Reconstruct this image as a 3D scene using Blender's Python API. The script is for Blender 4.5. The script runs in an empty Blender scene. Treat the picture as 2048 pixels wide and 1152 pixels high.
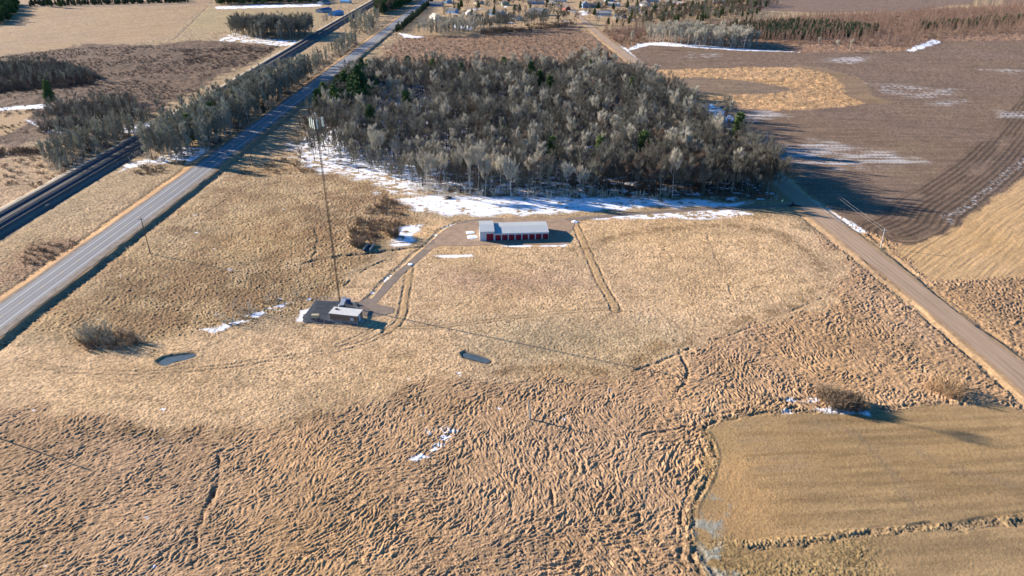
import bpy, bmesh, math, random, time
import numpy as np
from mathutils import Vector, Matrix
T0 = time.time()
S = bpy.context.scene
COL = S.collection
rnd = random.Random(11)
rng = np.random.default_rng(7)
R = math.radians

# ------------------------------------------------------------------ camera
CAM_H, PITCH, FPX = 120.0, 27.5, 1366.0          # height (m), degrees below the horizon, focal length in photo pixels
PW, PH = 2048, 1152
cd = bpy.data.cameras.new('camera'); cam = bpy.data.objects.new('camera', cd); COL.objects.link(cam)
cam.location = (0, 0, CAM_H); cam.rotation_euler = (R(90 - PITCH), 0, 0)
cd.sensor_width = 36; cd.lens = FPX / PW * 36; cd.clip_start = 1; cd.clip_end = 20000
S.camera = cam
S.render.resolution_x, S.render.resolution_y = 1024, 576

# ------------------------------------------------------------------ light
SUN_EL, SUN_AZ = 18.5, 21.5                      # the sun stands left of the view, 21.5 deg beyond the side
sdir = Vector((-math.cos(R(SUN_AZ)) * math.cos(R(SUN_EL)), math.sin(R(SUN_AZ)) * math.cos(R(SUN_EL)), math.sin(R(SUN_EL))))
w = bpy.data.worlds.new('World'); S.world = w; w.use_nodes = True
nt = w.node_tree; bgn = nt.nodes['Background']
sky = nt.nodes.new('ShaderNodeTexSky'); sky.sky_type = 'NISHITA'; sky.sun_disc = False
sky.sun_elevation = R(SUN_EL); sky.sun_rotation = math.atan2(sdir.x, sdir.y)
sky.air_density = 1.0; sky.dust_density = 0.1; sky.ozone_density = 6.0
tm = nt.nodes.new('ShaderNodeMix'); tm.data_type = 'RGBA'; tm.blend_type = 'MULTIPLY'; tm.inputs[0].default_value = 1.0; tm.inputs[7].default_value = (0.42, 0.95, 1.22, 1)   # a deep clear winter sky
nt.links.new(sky.outputs[0], tm.inputs[6]); nt.links.new(tm.outputs[2], bgn.inputs[0]); bgn.inputs[1].default_value = 0.065
sl = bpy.data.lights.new('sun', 'SUN'); sl.energy = 5.0; sl.angle = R(0.5); sl.color = (1.0, 0.875, 0.74)
so = bpy.data.objects.new('sun', sl); COL.objects.link(so)
so.rotation_euler = (-sdir).to_track_quat('-Z', 'Y').to_euler()
S.view_settings.view_transform = 'Standard'; S.view_settings.look = 'None'
S.view_settings.exposure = 1.4; S.view_settings.gamma = 1

# ------------------------------------------------------------------ helpers
_ct, _st = math.cos(R(PITCH)), math.sin(R(PITCH))
def G(px, py, z=0.0):
    """photo pixel -> point of the ground plane at height z (metres)"""
    u = (px - PW / 2) / FPX; v = (PH / 2 - py) / FPX
    k = (z - CAM_H) / (-_st + v * _ct)
    return (u * k, (_ct + v * _st) * k)
def GP(l, z=0.0): return [G(a, b, z) for a, b in l]

def tag(o, label=None, cat=None, group=None, kind=None):
    if label: o['label'] = label
    if cat: o['category'] = cat
    if group: o['group'] = group
    if kind: o['kind'] = kind
    return o
def empty(name, loc, rz=0.0, label=None, cat=None, group=None):
    o = bpy.data.objects.new(name, None); COL.objects.link(o)
    o.location = loc; o.rotation_euler = (0, 0, rz); o.empty_display_size = 0.5
    return tag(o, label, cat, group)

class MB:
    def __init__(s): s.v = []; s.f = []; s.m = []
    def add(s, vs, fs, m=0):
        b = len(s.v); s.v.extend(vs); s.f.extend([tuple(i + b for i in f) for f in fs]); s.m.extend([m] * len(fs))
    def box(s, x0, x1, y0, y1, z0, z1, m=0):
        s.add([(x0, y0, z0), (x1, y0, z0), (x1, y1, z0), (x0, y1, z0), (x0, y0, z1), (x1, y0, z1), (x1, y1, z1), (x0, y1, z1)],
              [(0, 3, 2, 1), (4, 5, 6, 7), (0, 1, 5, 4), (1, 2, 6, 5), (2, 3, 7, 6), (3, 0, 4, 7)], m)
    def prism(s, prof, y0, y1, m=0):
        """profile of (x, z) points, extruded along y"""
        n = len(prof)
        s.add([(x, y0, z) for x, z in prof] + [(x, y1, z) for x, z in prof],
              [tuple(range(n)), tuple(range(2 * n - 1, n - 1, -1))] + [(i, i + n, (i + 1) % n + n, (i + 1) % n) for i in range(n)], m)
    def prismx(s, prof, x0, x1, m=0):
        n = len(prof)
        s.add([(x0, y, z) for y, z in prof] + [(x1, y, z) for y, z in prof],
              [tuple(range(n - 1, -1, -1)), tuple(range(n, 2 * n))] + [(i, (i + 1) % n, (i + 1) % n + n, i + n) for i in range(n)], m)
    def tube(s, a, b, ra, rb, n=6, m=0, cap=True):
        a = Vector(a); b = Vector(b); d = (b - a)
        if d.length < 1e-6: return
        d.normalize(); p = d.orthogonal().normalized(); q = d.cross(p)
        vs = []
        for c, r in ((a, ra), (b, rb)):
            for i in range(n):
                t = 2 * math.pi * i / n; vs.append(tuple(c + p * (r * math.cos(t)) + q * (r * math.sin(t))))
        fs = [(i, (i + 1) % n, (i + 1) % n + n, i + n) for i in range(n)]
        if cap: fs += [tuple(range(n - 1, -1, -1)), tuple(range(n, 2 * n))]
        s.add(vs, fs, m)
    def mesh(s, name, mats):
        me = bpy.data.meshes.new(name); me.from_pydata([tuple(v) for v in s.v], [], s.f)
        for mm in (mats if isinstance(mats, (list, tuple)) else [mats]): me.materials.append(mm)
        if any(s.m): me.polygons.foreach_set('material_index', s.m)
        me.update(); return me
    def build(s, name, mats, parent=None, loc=(0, 0, 0)):
        o = bpy.data.objects.new(name, s.mesh(name, mats)); COL.objects.link(o)
        if parent: o.parent = parent
        o.location = loc
        return o

# ------------------------------------------------------------------ materials
def mat(name, col, rough=0.9, var=0.0, scale=1.0, bump=0.0, bscale=10.0, metal=0.0, col2=None, spec=0.3, stretch=None):
    m = bpy.data.materials.new(name); m.use_nodes = True; n = m.node_tree.nodes; l = m.node_tree.links
    b = n['Principled BSDF']; b.inputs['Base Color'].default_value = (*col, 1); b.inputs['Roughness'].default_value = rough
    b.inputs['Metallic'].default_value = metal; b.inputs['Specular IOR Level'].default_value = spec
    tc = n.new('ShaderNodeTexCoord'); src = tc.outputs['Object']
    if stretch:
        mp = n.new('ShaderNodeMapping'); mp.inputs['Scale'].default_value = stretch; l.new(src, mp.inputs[0]); src = mp.outputs[0]
    if var or col2:
        t = n.new('ShaderNodeTexNoise'); t.inputs['Scale'].default_value = scale; t.inputs['Detail'].default_value = 6; t.inputs['Roughness'].default_value = 0.65
        l.new(src, t.inputs['Vector'])
        r = n.new('ShaderNodeValToRGB'); c2 = col2 or tuple(c * (1 - var) for c in col); c1 = col if col2 else tuple(min(1, c * (1 + var)) for c in col)
        r.color_ramp.elements[0].position = 0.33; r.color_ramp.elements[1].position = 0.67
        r.color_ramp.elements[0].color = (*c2, 1); r.color_ramp.elements[1].color = (*c1, 1)
        l.new(t.outputs['Fac'], r.inputs[0]); l.new(r.outputs[0], b.inputs['Base Color'])
    if bump:
        t2 = n.new('ShaderNodeTexNoise'); t2.inputs['Scale'].default_value = bscale; t2.inputs['Detail'].default_value = 4
        l.new(src, t2.inputs['Vector'])
        bu = n.new('ShaderNodeBump'); bu.inputs['Strength'].default_value = bump; bu.inputs['Distance'].default_value = 0.1
        l.new(t2.outputs['Fac'], bu.inputs['Height']); l.new(bu.outputs[0], b.inputs['Normal'])
    return m
def treemat(name, c1, c2):
    """bark or twigs: colour differs a little from tree to tree and along the tree"""
    m = bpy.data.materials.new(name); m.use_nodes = True; n = m.node_tree.nodes; l = m.node_tree.links
    b = n['Principled BSDF']; b.inputs['Roughness'].default_value = 0.85; b.inputs['Specular IOR Level'].default_value = 0.15
    oi = n.new('ShaderNodeObjectInfo'); tc = n.new('ShaderNodeTexCoord')
    t = n.new('ShaderNodeTexNoise'); t.inputs['Scale'].default_value = 0.6; t.inputs['Detail'].default_value = 3; l.new(tc.outputs['Object'], t.inputs['Vector'])
    ma = n.new('ShaderNodeMath'); ma.operation = 'MULTIPLY_ADD'; ma.inputs[1].default_value = 0.75
    l.new(oi.outputs['Random'], ma.inputs[0])
    mb = n.new('ShaderNodeMath'); mb.operation = 'MULTIPLY_ADD'; mb.inputs[1].default_value = 0.6; mb.inputs[2].default_value = -0.18
    l.new(t.outputs['Fac'], mb.inputs[0]); l.new(mb.outputs[0], ma.inputs[2])
    mx = n.new('ShaderNodeMix'); mx.data_type = 'RGBA'; mx.inputs[6].default_value = (*c1, 1); mx.inputs[7].default_value = (*c2, 1)
    l.new(ma.outputs[0], mx.inputs[0]); l.new(mx.outputs[2], b.inputs['Base Color'])
    return m

M = {}
M['asphalt'] = mat('asphalt', (0.215, 0.215, 0.215), 0.85, 0.13, 0.25, 0.15, 4, stretch=(1, 0.06, 1))
M['paint'] = mat('road_paint', (0.62, 0.62, 0.6), 0.7, 0.12, 2)
M['paint_y'] = mat('yellow_paint', (0.5, 0.36, 0.08), 0.7, 0.12, 2)
M['gravel_road'] = mat('gravel_road', (0.33, 0.23, 0.15), 0.95, 0.16, 0.35, 0.3, 2.5, stretch=(1, 0.12, 1))
M['dirt'] = mat('dirt', (0.30, 0.21, 0.14), 0.95, 0.22, 0.25, 0.4, 2.5)
M['track_dirt'] = mat('track_dirt', (0.2, 0.155, 0.12), 0.95, 0.15, 0.3, 0.4, 2.5)
M['shaded_slate_gravel'] = mat('shaded_slate_gravel', (0.048, 0.058, 0.07), 0.95, 0.25, 0.5, 0.5, 3)  # slate tone made darker and bluer to carry the fence shadows on the pad
M['ballast'] = mat('ballast', (0.062, 0.07, 0.085), 0.95, 0.3, 0.7, 0.6, 5)
M['rail_steel'] = mat('rail_steel', (0.2, 0.17, 0.15), 0.5, 0.1, 3, metal=0.6)
M['sleeper'] = mat('sleeper', (0.16, 0.13, 0.11), 0.9, 0.2, 2)
M['snow'] = mat('snow', (0.82, 0.85, 0.9), 0.7, 0.05, 0.8, 0.3, 2)
M['ice'] = mat('ice', (0.075, 0.10, 0.11), 0.35, 0.2, 0.6, spec=0.5)
M['white_metal'] = mat('white_metal', (0.62, 0.64, 0.66), 0.5, 0.04, 2)
def ribbed(name, col, period, axis='X', rough=0.45):
    m = mat(name, col, rough, 0.05, 0.4); n = m.node_tree.nodes; l = m.node_tree.links
    wv = n.new('ShaderNodeTexWave'); wv.bands_direction = axis; wv.inputs['Scale'].default_value = 6.2832 / (20 * period) * 3.18
    tc = n.new('ShaderNodeTexCoord'); l.new(tc.outputs['Object'], wv.inputs['Vector'])
    bu = n.new('ShaderNodeBump'); bu.inputs['Strength'].default_value = 0.8; bu.inputs['Distance'].default_value = 0.05
    l.new(wv.outputs['Fac'], bu.inputs['Height']); l.new(bu.outputs[0], n['Principled BSDF'].inputs['Normal'])
    return m
M['roof_metal'] = ribbed('roof_metal', (0.42, 0.45, 0.45), 0.6)
M['wall_metal'] = ribbed('wall_metal', (0.6, 0.64, 0.68), 0.4)
M['red_door'] = ribbed('red_door', (0.26, 0.008, 0.022), 0.5, 'Z')
M['tan_panel'] = ribbed('tan_panel', (0.27, 0.17, 0.11), 0.5)
M['membrane'] = mat('membrane_roof', (0.55, 0.54, 0.5), 0.7, 0.08, 0.6)
M['dark_steel'] = mat('dark_steel', (0.016, 0.017, 0.02), 0.8, 0.2, 2)
M['galv'] = mat('galvanised_steel', (0.4, 0.42, 0.43), 0.45, 0.1, 2, metal=0.4)
M['pale_plastic'] = mat('pale_plastic', (0.6, 0.66, 0.58), 0.5, 0.04, 2)
M['concrete'] = mat('concrete', (0.34, 0.34, 0.32), 0.9, 0.15, 1, 0.2, 6)
M['wood_pole'] = mat('wood_pole', (0.13, 0.095, 0.07), 0.9, 0.25, 2, stretch=(1, 1, 0.1))
M['pale_pole'] = mat('weathered_pole', (0.5, 0.46, 0.42), 0.9, 0.15, 2)
M['tan_box'] = mat('tan_paint', (0.45, 0.38, 0.24), 0.6, 0.05, 2)
M['glass'] = mat('window_glass', (0.03, 0.04, 0.05), 0.12, spec=0.6)
M['pane'] = mat('pale_pane', (0.45, 0.52, 0.58), 0.3)
M['rubber'] = mat('rubber', (0.02, 0.02, 0.02), 0.9)
M['black_paint'] = mat('black_paint', (0.02, 0.022, 0.03), 0.3, spec=0.6)
M['rock'] = mat('rock', (0.12, 0.1, 0.09), 0.9, 0.3, 1.5, 0.5, 3)
M['wire'] = mat('wire', (0.3, 0.28, 0.27), 0.6)
M['bark_grey'] = treemat('bark_grey', (0.06, 0.05, 0.042), (0.17, 0.145, 0.12))
M['twig_grey'] = treemat('twig_grey', (0.075, 0.07, 0.055), (0.30, 0.28, 0.22))
M['bark_pale'] = treemat('bark_pale', (0.36, 0.34, 0.29), (0.55, 0.52, 0.46))
M['twig_pale'] = treemat('twig_pale', (0.4, 0.37, 0.3), (0.62, 0.57, 0.46))
M['twig_olive'] = treemat('twig_olive', (0.22, 0.215, 0.165), (0.5, 0.48, 0.38))
M['needle'] = treemat('needle_green', (0.045, 0.095, 0.035), (0.16, 0.2, 0.06))
M['needle_dark'] = treemat('needle_dark', (0.03, 0.065, 0.04), (0.085, 0.12, 0.06))
M['larch'] = treemat('larch_twig', (0.22, 0.13, 0.095), (0.36, 0.25, 0.18))
M['twig_brown'] = treemat('twig_brown', (0.10, 0.072, 0.052), (0.26, 0.19, 0.135))
M['twig_tan'] = treemat('twig_tan', (0.34, 0.22, 0.12), (0.5, 0.35, 0.2))

# ------------------------------------------------------------------ numpy noise
TAB = rng.random((512, 512)).astype(np.float32)
def vn(x, y, s, seed=0):
    """value noise, cell size s metres, 0..1"""
    x = np.asarray(x, np.float32) / s + seed * 37.17; y = np.asarray(y, np.float32) / s + seed * 91.7
    xf = np.floor(x); yf = np.floor(y); u = x - xf; v = y - yf
    xi = xf.astype(np.int32); yi = yf.astype(np.int32)
    u = u * u * (3 - 2 * u); v = v * v * (3 - 2 * v)
    x0 = xi & 511; x1 = (xi + 1) & 511; y0 = yi & 511; y1 = (yi + 1) & 511
    a = TAB[x0, y0]; b = TAB[x1, y0]; c = TAB[x0, y1]; d = TAB[x1, y1]
    return a + (b - a) * u + (c - a) * v + (a - b - c + d) * u * v
def fbm(x, y, s, oct=4, seed=0, g=0.5):
    t = 0; a = 1; n = 0
    for i in range(oct):
        t = t + a * vn(x * (0.8 if i % 2 else 1) + (0.6 * y if i % 2 else 0), y * (0.8 if i % 2 else 1) - (0.6 * x if i % 2 else 0), s, seed + i); n += a; a *= g; s /= 2.03
    return t / n
def sst(a, b, x):
    t = np.clip((x - a) / (b - a), 0, 1); return t * t * (3 - 2 * t)

# ------------------------------------------------------------------ the ground sheet
def seq_r():
    r = [0.0, 30.0, 55.0, 75.0]; x = 86.0
    while x < 1620:
        r.append(x); x += max(0.12, 0.44 * (x * x + CAM_H ** 2) / (FPX / 2 * CAM_H))
    while x < 9000: r.append(x); x *= 1.25
    return np.array(r, np.float32)
rr = seq_r()
aa = np.concatenate([np.arange(-180, -54, 6.0), np.arange(-52, 52.001, 0.058), np.arange(54, 180, 6.0)]).astype(np.float32)
NR, NA = len(rr), len(aa)
AR = np.radians(aa)
X = (rr[:, None] * np.sin(AR)[None, :]).ravel().astype(np.float32); Y = (rr[:, None] * np.cos(AR)[None, :]).ravel().astype(np.float32)
N = X.size
print('ground verts', N, NR, NA)
jx = (vn(X, Y, 7, 1) - 0.5) * 2; jy = (vn(X, Y, 7, 2) - 0.5) * 2          # small and large domain warps
j2 = (vn(X, Y, 2.2, 3) - 0.5) * 2; k2 = (vn(X, Y, 2.2, 4) - 0.5) * 2
bx = (fbm(X, Y, 45, 3, 5) - 0.5) * 2; by = (fbm(X, Y, 45, 3, 9) - 0.5) * 2
n1 = fbm(X, Y, 3, 3, 20); n2 = fbm(X, Y, 14, 3, 25); n3 = fbm(X, Y, 60, 3, 30); n0 = vn(X, Y, 0.9, 35)
col = np.zeros((N, 3), np.float32); col[:] = (0.33, 0.245, 0.15)
lod = np.zeros(N, np.float32); clu = np.full(N, 0.16, np.float32); flat = np.zeros(N, np.float32); hz = np.zeros(N, np.float32); cov = np.zeros(N, np.float32)
scl = np.zeros(N, np.float32)

def bbox(pts, pad):
    p = np.array(pts); return np.nonzero((X > p[:, 0].min() - pad) & (X < p[:, 0].max() + pad) & (Y > p[:, 1].min() - pad) & (Y < p[:, 1].max() + pad))[0]
def sdist(xs, ys, pts):
    """signed distance to polygon, positive inside"""
    P = np.array(pts, np.float32); n = len(P); best = np.full(xs.shape, 1e9, np.float32); ins = np.zeros(xs.shape, bool)
    for i in range(n):
        ax, ay = P[i]; qx, qy = P[(i + 1) % n]; dx, dy = qx - ax, qy - ay; L = dx * dx + dy * dy + 1e-9
        t = np.clip(((xs - ax) * dx + (ys - ay) * dy) / L, 0, 1)
        best = np.minimum(best, (xs - ax - t * dx) ** 2 + (ys - ay - t * dy) ** 2)
        if abs(dy) > 1e-9:
            c = ((ay > ys) != (qy > ys)) & (xs < dx * (ys - ay) / dy + ax); ins ^= c
    d = np.sqrt(best); return np.where(ins, d, -d)
def pmask(px, feather=2.0, warp=2.0, big=0.0, z=0, pts=None):
    pts = pts or GP(px, z); idx = bbox(pts, feather + warp + big + 3)
    xs = X[idx] + jx[idx] * warp + j2[idx] * min(warp, 1.2) * 0.5 + bx[idx] * big; ys = Y[idx] + jy[idx] * warp + k2[idx] * min(warp, 1.2) * 0.5 + by[idx] * big
    d = sdist(xs, ys, pts)
    return idx, sst(-feather / 2, feather / 2, d), d
def paint(idx, m, c, var=0.0, vn_=None):
    c = np.array(c, np.float32)[None, :]
    if var: c = c * (1 + var * ((n2 if vn_ is None else vn_)[idx] - 0.5)[:, None] * 2)
    col[idx] = col[idx] * (1 - m[:, None]) + c * m[:, None]
def zone(px, c, var=0.2, feather=2, warp=2, big=0, l=None, cl=None, nz=None):
    idx, m, d = pmask(px, feather, warp, big); paint(idx, m, c, var, nz)
    if l is not None: lod[idx] = lod[idx] * (1 - m) + l * m
    if cl is not None: clu[idx] = clu[idx] * (1 - m) + cl * m
    return idx, m, d
def pline(pts, maxd, warp=0.6):
    """distance to a polyline, with sign (+ right of travel) and length along"""
    idx = bbox(pts, maxd + warp + 1); xs = X[idx] + jx[idx] * warp; ys = Y[idx] + jy[idx] * warp
    best = np.full(xs.shape, 1e9, np.float32); sg = np.zeros_like(best); al = np.zeros_like(best); acc = 0
    for i in range(len(pts) - 1):
        ax, ay = pts[i]; qx, qy = pts[i + 1]; dx, dy = qx - ax, qy - ay; L2 = dx * dx + dy * dy; L = math.sqrt(L2)
        t = np.clip(((xs - ax) * dx + (ys - ay) * dy) / L2, 0, 1); d = (xs - ax - t * dx) ** 2 + (ys - ay - t * dy) ** 2
        c = d < best; best = np.where(c, d, best); s = np.sign((xs - ax) * dy - (ys - ay) * dx)
        sg = np.where(c, s, sg); al = np.where(c, acc + t * L, al); acc += L
    return idx, np.sqrt(best), sg, al
def smooth_line(pts, n=8):
    out = []
    P = [pts[0]] + list(pts) + [pts[-1]]
    for i in range(1, len(P) - 2):
        p0, p1, p2, p3 = [np.array(q, float) for q in P[i - 1:i + 3]]
        for k in range(n):
            t = k / n; out.append(tuple(0.5 * (2 * p1 + (p2 - p0) * t + (2 * p0 - 5 * p1 + 4 * p2 - p3) * t * t + (3 * p1 - p0 - 3 * p2 + p3) * t ** 3)))
    out.append(tuple(pts[-1])); return out

C_STRAW = (0.49, 0.345, 0.205); C_LODGE = (0.37, 0.245, 0.145); C_HAY = (0.30, 0.208, 0.108); C_PLOW = (0.182, 0.13, 0.096)
# --- far left fields and scrub
zone([(-900, 250), (-400, 700), (900, 700), (2300, 250), (2500, 1700), (-900, 1700)], C_LODGE, 0.12, 6, 4, l=1.0, cl=0.05)
zone([(-700, -10), (-700, 112), (0, 112), (140, 96), (160, 88), (260, 88), (345, 74), (368, 50), (412, 14), (430, -10)], (0.325, 0.23, 0.14), 0.16, 3, 2, cl=0.05)
zone([(374, 58), (402, 28), (422, 14), (640, 16), (640, 50), (600, 60), (450, 62), (400, 66)], (0.33, 0.255, 0.145), 0.14, 3, 2, cl=0.05)
zone([(-700, 112), (0, 112), (140, 96), (160, 88), (300, 90), (380, 80), (460, 84), (560, 92), (500, 125), (420, 165), (300, 235), (0, 300), (-700, 300)], (0.125, 0.085, 0.06), 0.45, 10, 8, cl=0.3)
zone([(-700, 218), (0, 218), (60, 216), (62, 228), (30, 262), (0, 276), (-700, 300)], (0.37, 0.26, 0.15), 0.15, 3, 3, cl=0.06)
zone([(-500, 300), (0, 290), (90, 300), (150, 330), (60, 400), (0, 430), (-500, 560)], (0.36, 0.255, 0.16), 0.3, 6, 6, cl=0.3)
# rusty marsh in the centre far, top right scrub
zone([(715, 160), (800, 70), (960, 72), (1150, 48), (1200, 80), (1300, 145), (1200, 165), (1000, 150), (850, 165)], (0.225, 0.148, 0.098), 0.3, 8, 8, cl=0.3)
zone([(1185, 60), (1400, 50), (1640, 30), (2400, -10), (2400, 82), (1880, 84), (1820, 102), (1600, 106), (1480, 100), (1350, 90), (1250, 96)], (0.26, 0.165, 0.11), 0.25, 8, 6, cl=0.3)
zone([(1420, -30), (2400, -30), (2400, 0), (1900, 10), (1840, 22), (1640, 26), (1500, 20)], (0.20, 0.145, 0.115), 0.1, 5, 3, cl=0.05)
zone([(840, -30), (1500, -30), (1490, 30), (1250, 52), (1130, 48), (960, 64), (840, 70), (820, 60)], (0.38, 0.275, 0.165), 0.35, 6, 5, cl=0.05)
# meadow between highway and tower
zone([(60, 640), (160, 545), (330, 440), (510, 320), (640, 340), (760, 370), (860, 400), (850, 450), (760, 490), (640, 600), (560, 620), (430, 668), (330, 690), (180, 700)], (0.33, 0.235, 0.13), 0.25, 5, 5, 6, l=0.0, cl=0.3)
zone([(230, 560), (430, 500), (600, 530), (640, 580), (560, 610), (430, 660), (300, 680), (240, 640)], (0.24, 0.165, 0.09), 0.3, 16, 6, 6, cl=0.32)
zone([(640, 385), (700, 390), (800, 385), (810, 440), (770, 480), (690, 500), (620, 490), (560, 465), (600, 430)], (0.255, 0.175, 0.1), 0.35, 14, 6, 5, cl=0.35)
zone([(-300, 640), (-300, 480), (0, 500), (180, 410), (420, 320), (470, 330), (200, 520), (0, 620)], (0.34, 0.25, 0.155), 0.3, 5, 5, cl=0.3)
zone([(-40, 560), (60, 480), (190, 470), (150, 520), (30, 575)], (0.25, 0.165, 0.105), 0.3, 10, 6, 4, cl=0.35)
i_, m_, d_ = pmask([(60, 640), (160, 545), (330, 440), (510, 320), (640, 340), (760, 370), (860, 400), (850, 450), (760, 490), (640, 600), (560, 620), (430, 668), (330, 690), (180, 700)], 6, 5)
pt = fbm(X[i_], Y[i_], 9, 4, 170, 0.6); paint(i_, m_ * sst(0.5, 0.62, pt) * 0.55, (0.235, 0.15, 0.085), 0.3); paint(i_, m_ * sst(0.5, 0.38, pt) * 0.45, (0.42, 0.31, 0.185), 0.2)
# light straw field
zone([(-200, 700), (60, 690), (200, 700), (330, 690), (430, 662), (600, 650), (640, 610), (740, 540), (850, 470), (860, 440), (1000, 436), (1110, 445), (1250, 438), (1580, 430), (1690, 520), (1670, 590), (1560, 640),
      (1380, 700), (1220, 750), (1080, 765), (900, 762), (720, 800), (560, 845), (380, 862), (250, 850), (100, 820), (0, 800), (-200, 820)], C_STRAW, 0.16, 6, 5, 3, l=0.2, cl=0.12)
i_, m_, d_ = pmask([(60, 690), (430, 662), (640, 610), (860, 440), (1580, 430), (1690, 520), (1560, 640), (1080, 765), (560, 845), (100, 820)], 8, 5)
pt = fbm(X[i_] * 0.5, Y[i_], 3.2, 4, 175, 0.65); paint(i_, m_ * sst(0.54, 0.7, pt) * 0.5, (0.33, 0.23, 0.13), 0.2); pt = fbm(X[i_], Y[i_], 16, 3, 176); paint(i_, m_ * sst(0.5, 0.7, pt) * 0.45, (0.40, 0.29, 0.175), 0.2)
zone([(860, 545), (1100, 540), (1180, 560), (1050, 590), (900, 585)], (0.42, 0.29, 0.19), 0.2, 20, 5, 4)
zone([(900, 640), (1200, 640), (1380, 660), (1330, 710), (1180, 745), (1000, 745), (950, 700)], (0.385, 0.295, 0.185), 0.3, 24, 6, 8)
# right of the gravel road: lodged grass, mown orange slope, ploughed land
zone([(1790, 500), (1830, 485), (1900, 462), (1960, 420), (2060, 345), (2600, 100), (2600, 540), (2060, 545), (1960, 556), (1860, 568)], (0.47, 0.315, 0.165), 0.12, 4, 3, 2, l=0.0, cl=0.05)
zone([(1690, 450), (1760, 492), (1850, 575), (1800, 575), (1700, 470)], (0.4, 0.29, 0.17), 0.2, 4, 3, l=0.1, cl=0.1)
plow = zone([(1246, 100), (1290, 90), (1340, 88), (1480, 100), (1600, 106), (1820, 102), (1875, 82), (2400, 80), (2600, 90), (2060, 345), (1960, 415), (1900, 458), (1850, 484), (1822, 492), (1790, 484), (1745, 466), (1700, 448), (1620, 385),
             (1545, 325), (1420, 212), (1310, 140), (1270, 118)], C_PLOW, 0.14, 2.5, 1.5, l=0, cl=0.07)
zone([(1296, 140), (1400, 138), (1500, 134), (1620, 135), (1665, 150), (1690, 175), (1692, 190), (1732, 208), (1640, 218), (1560, 221), (1440, 213), (1390, 205), (1340, 175)], (0.42, 0.27, 0.145), 0.3, 3, 2.5, cl=0.25)
zone([(1340, 160), (1390, 154), (1480, 160), (1560, 172), (1592, 181), (1540, 188), (1440, 190), (1370, 184)], (0.21, 0.155, 0.11), 0.1, 3, 2, cl=0.06)
zone([(1586, 128), (1640, 133), (1700, 150), (1735, 165), (1745, 190), (1785, 208), (1735, 209), (1694, 188), (1690, 172), (1655, 146), (1600, 136)], (0.235, 0.165, 0.105), 0.1, 3, 2, cl=0.04)
# hay field at the lower right, its ditch
zone([(1402, 872), (1412, 852), (1450, 836), (1560, 826), (1720, 824), (1850, 812), (1935, 806), (2100, 830), (2600, 900), (2600, 1400), (1460, 1400), (1430, 1160), (1385, 1090), (1378, 1030), (1400, 950), (1418, 900)], C_HAY, 0.2, 2.5, 1.4, l=0.0, cl=0.035)
zone([(1430, 900), (1480, 900), (1560, 1000), (1560, 1060), (1480, 1085), (1400, 1060), (1400, 960)], (0.37, 0.24, 0.12), 0.2, 14, 4, 3, cl=0.045)
zone([(1400, 1100), (1500, 1085), (1760, 1075), (1800, 1160), (1700, 1260), (1440, 1260)], (0.26, 0.185, 0.09), 0.3, 10, 4, 3, l=0.25, cl=0.12)
i_, m_, d_ = pmask([(1376, 1020), (1400, 1000), (1440, 1010), (1455, 1040), (1440, 1075), (1450, 1120), (1470, 1180), (1430, 1170), (1385, 1090)], 3, 3, 2); paint(i_, m_ * sst(0.38, 0.6, n1[i_]) * 0.85, (0.25, 0.27, 0.25))
# gentle brown streaks in the hay field
i_ = plow[0]; m_ = plow[1]
fr = fbm(X[i_] * 0.04, Y[i_] + n3[i_] * 5, 1.1, 2, 62) * 2 - 1; col[i_] *= (1 + 0.16 * m_ * fr)[:, None]
col[i_] *= (1 + m_ * 0.22 * (fbm(X[i_] * 0.1, Y[i_], 2.5, 3, 61) - 0.5) * 2)[:, None]
hz[i_] += m_ * 0.06 * fr
hx = (X > 60) & (Y < 200); i_ = np.nonzero(hx)[0]
hay_d = sdist(X[i_], Y[i_], GP([(1402, 872), (1450, 836), (1720, 824), (1935, 806), (2600, 900), (2600, 1400), (1460, 1400), (1430, 1160), (1378, 1030), (1418, 900)])); hm = sst(0, 3, hay_d)
st = fbm(X[i_] * 0.07 + Y[i_] * 0.02, Y[i_] - 0.07 * X[i_], 1.5, 4, 71); dk = sst(0.55, 0.75, st) * sst(0.45, 0.62, n3[i_])
paint(i_, dk * hm * 0.7, (0.21, 0.15, 0.09)); col[i_] *= (1 + hm * 0.42 * (st - 0.5) * 2)[:, None]
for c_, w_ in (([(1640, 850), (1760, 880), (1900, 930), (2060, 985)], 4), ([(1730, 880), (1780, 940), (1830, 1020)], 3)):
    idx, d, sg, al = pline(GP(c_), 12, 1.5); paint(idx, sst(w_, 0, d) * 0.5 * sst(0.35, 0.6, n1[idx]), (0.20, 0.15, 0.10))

# left field rows
for zp, per, ang in (([(-700, -10), (-700, 112), (0, 112), (150, 92), (345, 74), (412, 14), (430, -10)], 9.0, 0.5), ([(374, 58), (402, 28), (640, 16), (640, 50), (450, 62)], 7.0, 1.0), ([(1790, 500), (1900, 462), (2060, 345), (2600, 100), (2600, 540), (2060, 545), (1860, 568)], 2.0, 0.86)):
    idx, m, d = pmask(zp, 3, 0); u = X[idx] * math.cos(ang) - Y[idx] * math.sin(ang) + (bx[idx] * 2)
    v = X[idx] * math.sin(ang) + Y[idx] * math.cos(ang)
    rw = fbm(u, v * 0.05, per / 2, 3, 81) - 0.5
    col[idx] *= (1 + m * 0.28 * rw)[:, None]; hz[idx] += m * rw * 0.25

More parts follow.
